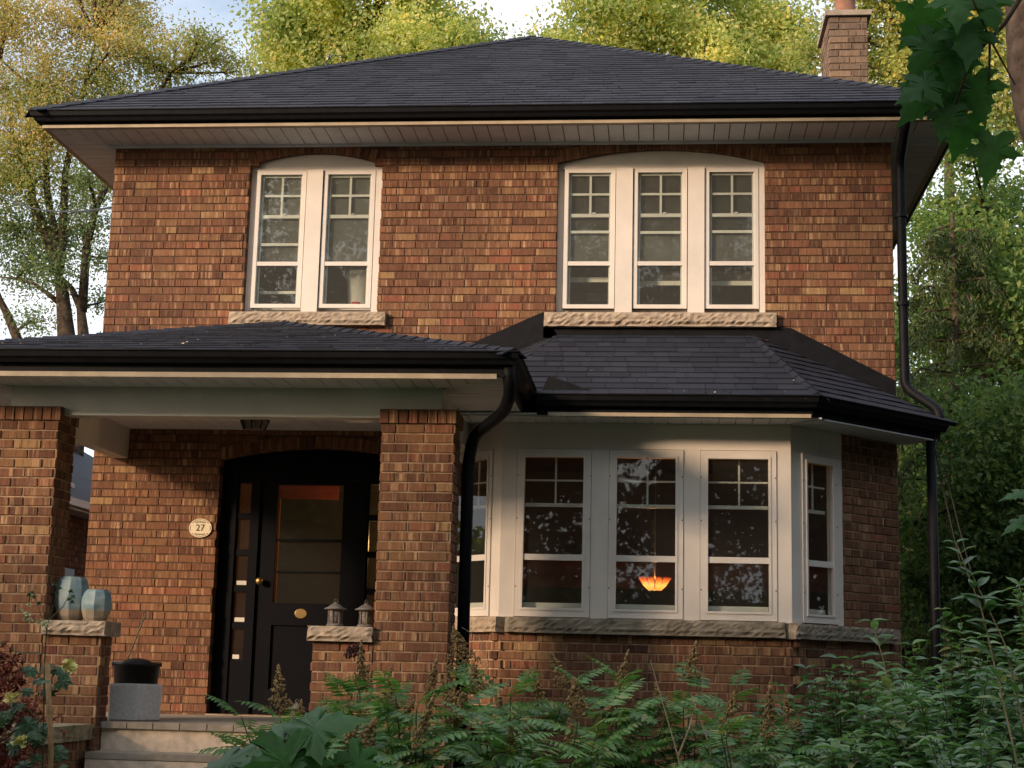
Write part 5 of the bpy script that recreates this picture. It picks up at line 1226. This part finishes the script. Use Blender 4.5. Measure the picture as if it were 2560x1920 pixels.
spots = [(2.80, -3.70, 1.06, 'beside the lantern on the porch floor'), (3.02, -4.3, 1.22, 'left of the broad leaves, in front of the low porch wall'), (3.30, -3.7, 1.36, 'in front of the right porch column'),
         (3.75, -4.5, 1.38, 'in front of the black porch downspout'), (4.20, -3.9, 1.50, 'below the left end of the bay sill'), (4.55, -5.0, 1.34, 'nearest the street at the foot of the picture'),
         (4.85, -4.0, 1.42, 'below the left bay pane'), (5.30, -3.7, 1.46, 'below the middle bay pane'), (5.65, -4.6, 1.22, 'low at the foot of the picture under the right bay pane'), (3.55, -5.2, 1.16, 'low in front, behind the broad leaves')]
for si, (x, y, top, where) in enumerate(spots):
    g0 = gz(x, y); sh = empty('false_spirea', (x, y, g0), 'feathery-leaved green shrub '+where, 'shrub', 'feathery shrubs in the front bed')
    rg = random.Random(100+si)
    for k in range(9):
        a = rg.uniform(0, 6.28); lean = rg.uniform(.08, .42); tx, ty = lean*math.cos(a), lean*math.sin(a)*.7; hgt = (top-g0)*rg.uniform(.72, 1.0)
        q = [Vector((tx*.15, ty*.15, 0)), Vector((tx*.5, ty*.5, hgt*.5)), Vector((tx, ty, hgt))]
        sm = MB().tube(q, [.007, .006, .003], 5).build('stem', 'stem' if k % 2 else 'stem_green', sh)
        nl = 9
        for j in range(nl):
            t_ = .38+.62*j/(nl-1); p = q[1].lerp(q[2], (t_-.5)*2) if t_ > .5 else q[0].lerp(q[1], t_*2); aa = a+j*2.4+rg.uniform(-.4, .4)
            tilt = .65 if j == nl-1 else rg.uniform(.0, .45)
            put_leaf(PN[rg.randrange(5)], sh, p, (math.cos(aa), math.sin(aa), tilt), (rg.uniform(-.2, .2), -.25, 1), rg.uniform(.9, 1.35))
        if k % 3 == 0 or (si == 3 and k < 4):
            o = link('seed_head', PA[rg.randrange(4)], sh); o.matrix_local = Matrix.Translation(q[2]) @ Matrix.Rotation(rg.uniform(-.45, .45), 4, 'Y') @ Matrix.Scale(rg.uniform(.9, 1.4), 4)
    if si == 2:
        for dx in (-.18, -.12, -.15): o = link('seed_head', PD, sh); o.matrix_local = Matrix.Translation((dx+.02, .1, 1.27+dx*.3))
th = empty('seed_stalk', (3.86, -3.35, gz(3.86, -3.35)), 'tall brown seed head leaning before the black porch downspout', 'plant')
MB().tube([(0, 0, 0), (.03, 0, .7), (.02, 0, 1.12)], [.006, .005, .003], 5).build('stem', 'stem', th)
o = link('seed_head', panicle(31, .36, .13, 'panicle', 420), th); o.matrix_local = Matrix.Translation((.02, 0, 1.10)) @ Matrix.Rotation(-.30, 4, 'Y')
MB().tube([(.02, 0, 1.0), (.16, 0, 1.2), (.10, 0, 1.36), (-.03, 0, 1.44)], [.003, .003, .002, .001], 4).build('stem', 'cane', th)
# bare twigs
tw = empty('dry_twigs', (5.35, -4.6, gz(5.35, -4.6)), 'bare pale twigs standing among the feathery shrubs', 'twig')
for a in (((0, 0, 0), (-.12, 0, .75), (-.28, .02, 1.28)), ((.1, 0, 0), (.06, 0, .8), (-.05, .02, 1.1)), ((.25, .1, 0), (.3, .1, .7), (.36, .1, .95)), ((-.12, 0, .75), (-.06, .0, .9), (-.04, .02, .98))): MB().tube(a, [.007, .005, .002], 5).build('twig', 'cane', tw)

# ------------------------------------------------------------------ right bed: leafy shrubs
def ovate(seed, L=.075, wd=.030, material='leaf_shrub'):
    rg = random.Random(seed); mb = MB(); vs = []; K = 6
    for i in range(K+1):
        t_ = i/K; wv = wd*.5*math.sin(math.pi*min(1, t_**.8))*(1.15 if t_ < .5 else 1); zc = -.5*L*(t_**2)*rg.uniform(.2, .5)
        vs += [(-wv, t_*L, zc+wv*.45), (0, t_*L, zc), (wv, t_*L, zc+wv*.45)]
    fs = []
    for i in range(K): fs += [(3*i, 3*i+1, 3*i+4, 3*i+3), (3*i+1, 3*i+2, 3*i+5, 3*i+4)]
    mb.add(vs, fs); return mb
OV = [ovate(i, .075, .034) for i in range(3)]; OL = [ovate(10+i, .10, .034).mesh('leaf', 'leaf_shrub', True) for i in range(3)]
OVv = [np.array(o.v) for o in OV]; OVf = [np.array(o.f) for o in OV]
def leaf_frames(n_, d, up):
    d = d/np.linalg.norm(d); up = up-d*up.dot(d); up /= np.linalg.norm(up); return np.stack([np.cross(d, up), d, up], 0)
def leafy_shrub(name, label, x, y, top, spread, nst, seed, lm='leaf_shrub', sz=1.0):
    g0 = gz(x, y); sh = empty(name, (x, y, g0), label, 'shrub', 'leafy shrubs in the right bed'); rg = np.random.default_rng(seed); VS = []; FS = []; nv = 0; st_ = MB()
    for k in range(nst):
        a = rg.uniform(0, 6.28); ln = spread*rg.random()**.6; H = (top-g0)*rg.uniform(.55, 1.0)*(1-.25*ln/spread); p0 = np.array([ln*.25*math.cos(a), ln*.25*math.sin(a), 0]); p2 = np.array([ln*math.cos(a), ln*math.sin(a), H]); p1 = (p0+p2)/2+np.array([0, 0, H*.18])
        st_.tube([tuple(p0), tuple(p1), tuple(p2)], [.005, .004, .002], 4, False)
        m_ = 15
        for j in range(m_):
            t_ = .30+.70*j/(m_-1); p = p0*(1-t_)**2+2*p1*t_*(1-t_)+p2*t_*t_; az = j*1.57+rg.uniform(-.5, .5)
            for s_ in (0, math.pi):
                dd = np.array([math.cos(az+s_), math.sin(az+s_), rg.uniform(-.25, .55)]); up = np.array([rg.normal()*.25, rg.normal()*.25-.15, 1.0]); i = rg.integers(0, 3)
                fr = leaf_frames(None, dd, up); v = (OVv[i]*sz*rg.uniform(.6, 1.2)) @ fr + p; VS.append(v); FS.append(OVf[i]+nv); nv += len(v)
    st_.build('stems', 'stem', sh); npmesh('foliage', np.concatenate(VS), np.concatenate(FS), lm, sh, True)
for i, (x, y, top, spd, nst, lab) in enumerate([(5.75, -4.1, 1.40, .55, 60, 'low leafy shrub below the right bay pane'), (6.25, -3.7, 1.72, .60, 75, 'leafy shrub against the bay corner, right of the pane'), (6.75, -4.6, 1.74, .65, 90, 'dense leafy shrub at the lower right'),
                                               (6.95, -3.5, 2.02, .6, 80, 'taller leafy shrub below the right downspout'), (6.05, -5.2, 1.24, .6, 80, 'lowest leafy shrub at the foot of the picture, right of centre'), (6.65, -5.9, 1.42, .55, 80, 'leafy shrub in the bottom right corner'), (7.5, -3.6, 2.25, .7, 90, 'leafy shrub at the right edge under the trees')]):
    leafy_shrub('leafy_shrub', lab, x, y, top, spd, nst, 200+i, sz=1.25)
def tall_stem(label, pts, n, seed, size=1.0):
    g0 = Vector(pts[0]); t_ = empty('tall_stem_plant', g0, label, 'plant', 'tall leafy stems at the right'); rg = random.Random(seed); q = [Vector(p)-g0 for p in pts]
    MB().tube(q, [.007-.005*i/(len(q)-1) for i in range(len(q))], 6).build('stem', 'cane', t_)
    L = [0]
    for j in range(n):
        f_ = .45+.55*j/(n-1); k = f_*(len(q)-1); i = min(int(k), len(q)-2); p = q[i].lerp(q[i+1], k-i); az = j*1.3
        for s_ in (0, math.pi): put_leaf(OL[rg.randrange(3)], t_, p, (math.cos(az+s_), math.sin(az+s_)*.6, rg.uniform(.0, .7)), (rg.uniform(-.3, .3), -.3, 1), size*1.25*rg.uniform(.8, 1.25)*(1-.35*(j/(n-1))**3))
tall_stem('tallest arching leafy stem before the dark trees at the right', [(6.92, -5.9, .25), (6.78, -5.95, 1.2), (6.64, -6.0, 1.85), (6.53, -6.0, 2.17)], 11, 1)
tall_stem('arching leafy stem just right of the tallest one', [(7.0, -5.8, .25), (6.86, -5.9, 1.2), (6.74, -6.0, 1.7), (6.60, -6.0, 2.02)], 10, 2)
tall_stem('leafy stem at the right edge leaning out of the picture', [(7.1, -5.5, .25), (7.05, -5.6, 1.2), (7.0, -5.6, 1.7), (6.9, -5.6, 2.0)], 10, 3)
tall_stem('leafy sprig in front of the brick right of the bay', [(6.55, -4.2, .3), (6.5, -4.2, 1.2), (6.42, -4.2, 1.65), (6.36, -4.2, 1.86)], 8, 4, 1.1)

# ------------------------------------------------------------------ broad leaves at the bottom, near the camera
BL = [maple_mesh(20+i, 'leaf_broad') for i in range(3)]
bp2 = empty('broad_leaf_plant', (4.15, -9.35, gz(4.15, -9.35)-.0), 'plant with large broad green leaves at the bottom, nearest the camera', 'plant')
for i, (tip, d, up, s_) in enumerate([((4.21, -9.45, 1.335), (-.85, -.15, -.50), (-.30, -.62, .70), .27), ((4.16, -9.47, 1.325), (.90, .05, .25), (-.1, -.60, .75), .22), ((4.15, -9.5, 1.32), (.15, -.35, -.90), (.1, -.9, .4), .22), ((4.03, -9.42, 1.27), (-.85, .1, -.35), (-.1, -.5, .85), .20), ((4.30, -9.40, 1.29), (.55, .1, -.60), (.2, -.7, .7), .15)]):
    lp = Vector(tip)-bp2.location; MB().tube([(0, 0, 0), lp*.6+Vector((0, 0, .05)), lp], [.008, .006, .004], 6).build('leaf_stalk', 'stem_green', bp2); put_leaf(BL[i % 3], bp2, lp, d, up, s_)

# ------------------------------------------------------------------ left bed: staked flowering plant, red maple
stake = empty('garden_stake', (1.98, -5.5, .25), 'round wooden garden stake beside the yellow flowers at left', 'stake')
MB().tube([(0, 0, 0), (-.02, 0, .8), (-.078, 0, 1.245)], .0135, 10).build('stake_rod', 'stake_wood', stake, True)
MB().lathe([(.0, 0), (.0138, .0), (.012, .006), (0, .008)], 10, (-.0785, 0, 1.245)).build('stake_tip', 'stake_wood', stake)
def lobed(seed, material, R=.055, lobes=7):
    rg = random.Random(seed); mb = MB(); n = lobes*4; vs = [(0, R*.55, .0)]
    for i in range(n):
        a = -math.pi/2+.25+(2*math.pi-.5)*i/(n-1); r = R*(1+.16*math.cos(a*lobes))*rg.uniform(.95, 1.05); x, y = r*math.cos(a), R*.55+r*math.sin(a); vs.append((x, y, .25*abs(math.sin(a*lobes/2))*R*.35-.3*(x*x+(y-R*.5)**2)/R))
    vs.append((0, 0, 0)); mb.add(vs, [(0, i, i+1) for i in range(1, n)]+[(0, n, n+1), (0, n+1, 1)]); return mb.mesh('lobed_leaf', material)
LB = [lobed(i, 'leaf_holly') for i in range(3)]
def flower(parent, c_, r, material='petal'):
    mb = MB(); rg = random.Random(int(c_[0]*1e4))
    for k in range(14):
        a = rg.uniform(0, 6.28); el = rg.uniform(-.4, 1.3); d = Vector((math.cos(a)*math.cos(el), math.sin(a)*math.cos(el), math.sin(el))); s = d.orthogonal().normalized(); t_ = d.cross(s); p = Vector(c_)
        mb.add([tuple(v) for v in (p, p+d*r*.6+s*r*.38, p+d*r+t_*r*.1, p+d*r*.6-s*r*.38)], [(0, 1, 2, 3)])
    return mb.build('flower', material, parent)
hp = empty('flowering_plant', (1.93, -5.46, .25), 'tied yellow-flowering plant with lobed leaves at left, growing up the stake', 'plant'); H0 = hp.location
mb = MB(); mb.tube([(0, 0, 0), (-.03, 0, .8), (-.06, 0, 1.25), (-.06, .0, 1.45), (-.02, 0, 1.62)], [.006, .005, .004, .003, .0015], 5)
for q in (((-.06, 0, 1.05), (-.05, 0, 1.05), (.10, -.01, 1.25)), ((-.05, 0, .95), (-.12, 0, 1.0), (-.20, -.02, 1.06)), ((-.06, 0, 1.3), (-.2, 0, 1.3), (-.33, 0, 1.36)), ((-.06, 0, 1.42), (-.10, 0, 1.5), (-.14, 0, 1.6)), ((-.05, 0, 1.48), (.02, 0, 1.55), (.05, 0, 1.62))): mb.tube(q, [.003, .0025, .0015], 4)
mb.build('stem', 'stem_green', hp)
for i, (x, z, r) in enumerate(((.10, 1.235, .035), (.085, 1.255, .02), (.115, 1.215, .03), (-.20, 1.055, .034), (-.18, 1.075, .02), (-.33, 1.36, .03), (-.14, .83, .036), (-.12, .85, .025))): flower(hp, (x, -.06, z), r*1.35)
for i in range(22):
    cx_, cz_ = ((-.14, 1.60), (-.17, 1.53), (.05, 1.60), (-.06, 1.47), (-.02, 1.62), (-.15, 1.48))[i % 6]; flower(hp, (cx_+random.gauss(0, .02), -.02+random.gauss(0, .015), cz_+random.gauss(0, .025)), .016, 'pale_flower' if i % 2 else 'leaf_holly')
for i in range(34):
    cx_, cz_ = ((-.06, 1.22), (.0, 1.13), (-.22, 1.02), (-.05, .85), (-.16, .78), (.03, .80), (-.1, .95))[i % 7]; a = random.uniform(0, 6.28)
    put_leaf(LB[i % 3], hp, (cx_+random.gauss(0, .04), random.gauss(0, .05), cz_+random.gauss(0, .05)), (math.cos(a), math.sin(a)*.5, random.uniform(-.7, .3)), (random.uniform(-.4, .4), -.7, .7), random.uniform(.55, .95))
rm = empty('red_maple_shrub', (.84, -4.25, gz(.8, -4.25)), 'dark red lace-leaved maple shrub at the left edge', 'shrub')
mb = MB()
P = []
for k in range(80):
    a = random.uniform(0, 6.28); r = .50*random.random()**.5; z = 1.50*(1-.45*(r/.50)**2)*random.uniform(.45, 1.02); q = Vector((r*math.cos(a), r*math.sin(a)*.7, z)); mb.tube([(0, 0, 0), q*.5+Vector((0, 0, .25)), q], [.012, .006, .002], 4, False)
    for j in range(30): P.append((q.x+random.gauss(0, .07), q.y+random.gauss(0, .07), q.z+random.gauss(0, .045)))
mb.build('branches', 'stem', rm); P = np.array(P); VV = []; FF = []; nn_ = 0
for f_ in range(5):
    V, F = leaf_quads(P+rng.normal(size=P.shape)*.006, .065*rng.uniform(.7, 1.2, len(P)), .5, aspect=.24, droop=.8); VV.append(V); FF.append(F+nn_); nn_ += len(V)
npmesh('foliage', np.concatenate(VV), np.concatenate(FF), 'leaf_red', rm)
# low growth filling the bed, and bits fallen on the roofs
n = 9000; X = rng.uniform(1.2, 8.2, n); Y = rng.uniform(-6.5, -3.0, n); X = np.where((X < 2.5) & (Y > -4.6), X+2.4, X); Z = np.array([gz(a, b_) for a, b_ in zip(X, Y)])+rng.random(n)**1.5*.45
V, F = leaf_quads(np.stack([X, Y, Z], 1), .07*rng.uniform(.6, 1.4, n), .8); tag(npmesh('ground_cover', V, F, 'leaf_shrub'), 'low leafy ground cover under the shrubs of the front bed', 'plants', kind='stuff')
pts = []
for k in range(70):
    u = random.uniform(-.3, 4.0); v_ = random.random()**1.5*min(u+.4, 4.1-u, 2.2); pts.append((u, -2.88+v_, 3.755+v_*.314))
for k in range(26): u = random.uniform(4.2, 6.2); v_ = random.random()**2*1.2; pts.append((u, -1.40+v_, 3.725+v_*.551))
for k in range(16): u = random.uniform(.5, 6.6); v_ = random.random()*min(u+.5, 7.7-u); pts.append((u, -.58+v_, 6.47+v_*.575))
V, F = leaf_quads(np.array(pts), .024*rng.uniform(.6, 1.5, len(pts)), 2.0, curl=.05); tag(npmesh('fallen_leaves', V, F, 'debris'), 'small dry leaf bits scattered on the shingles', 'leaves', kind='stuff')
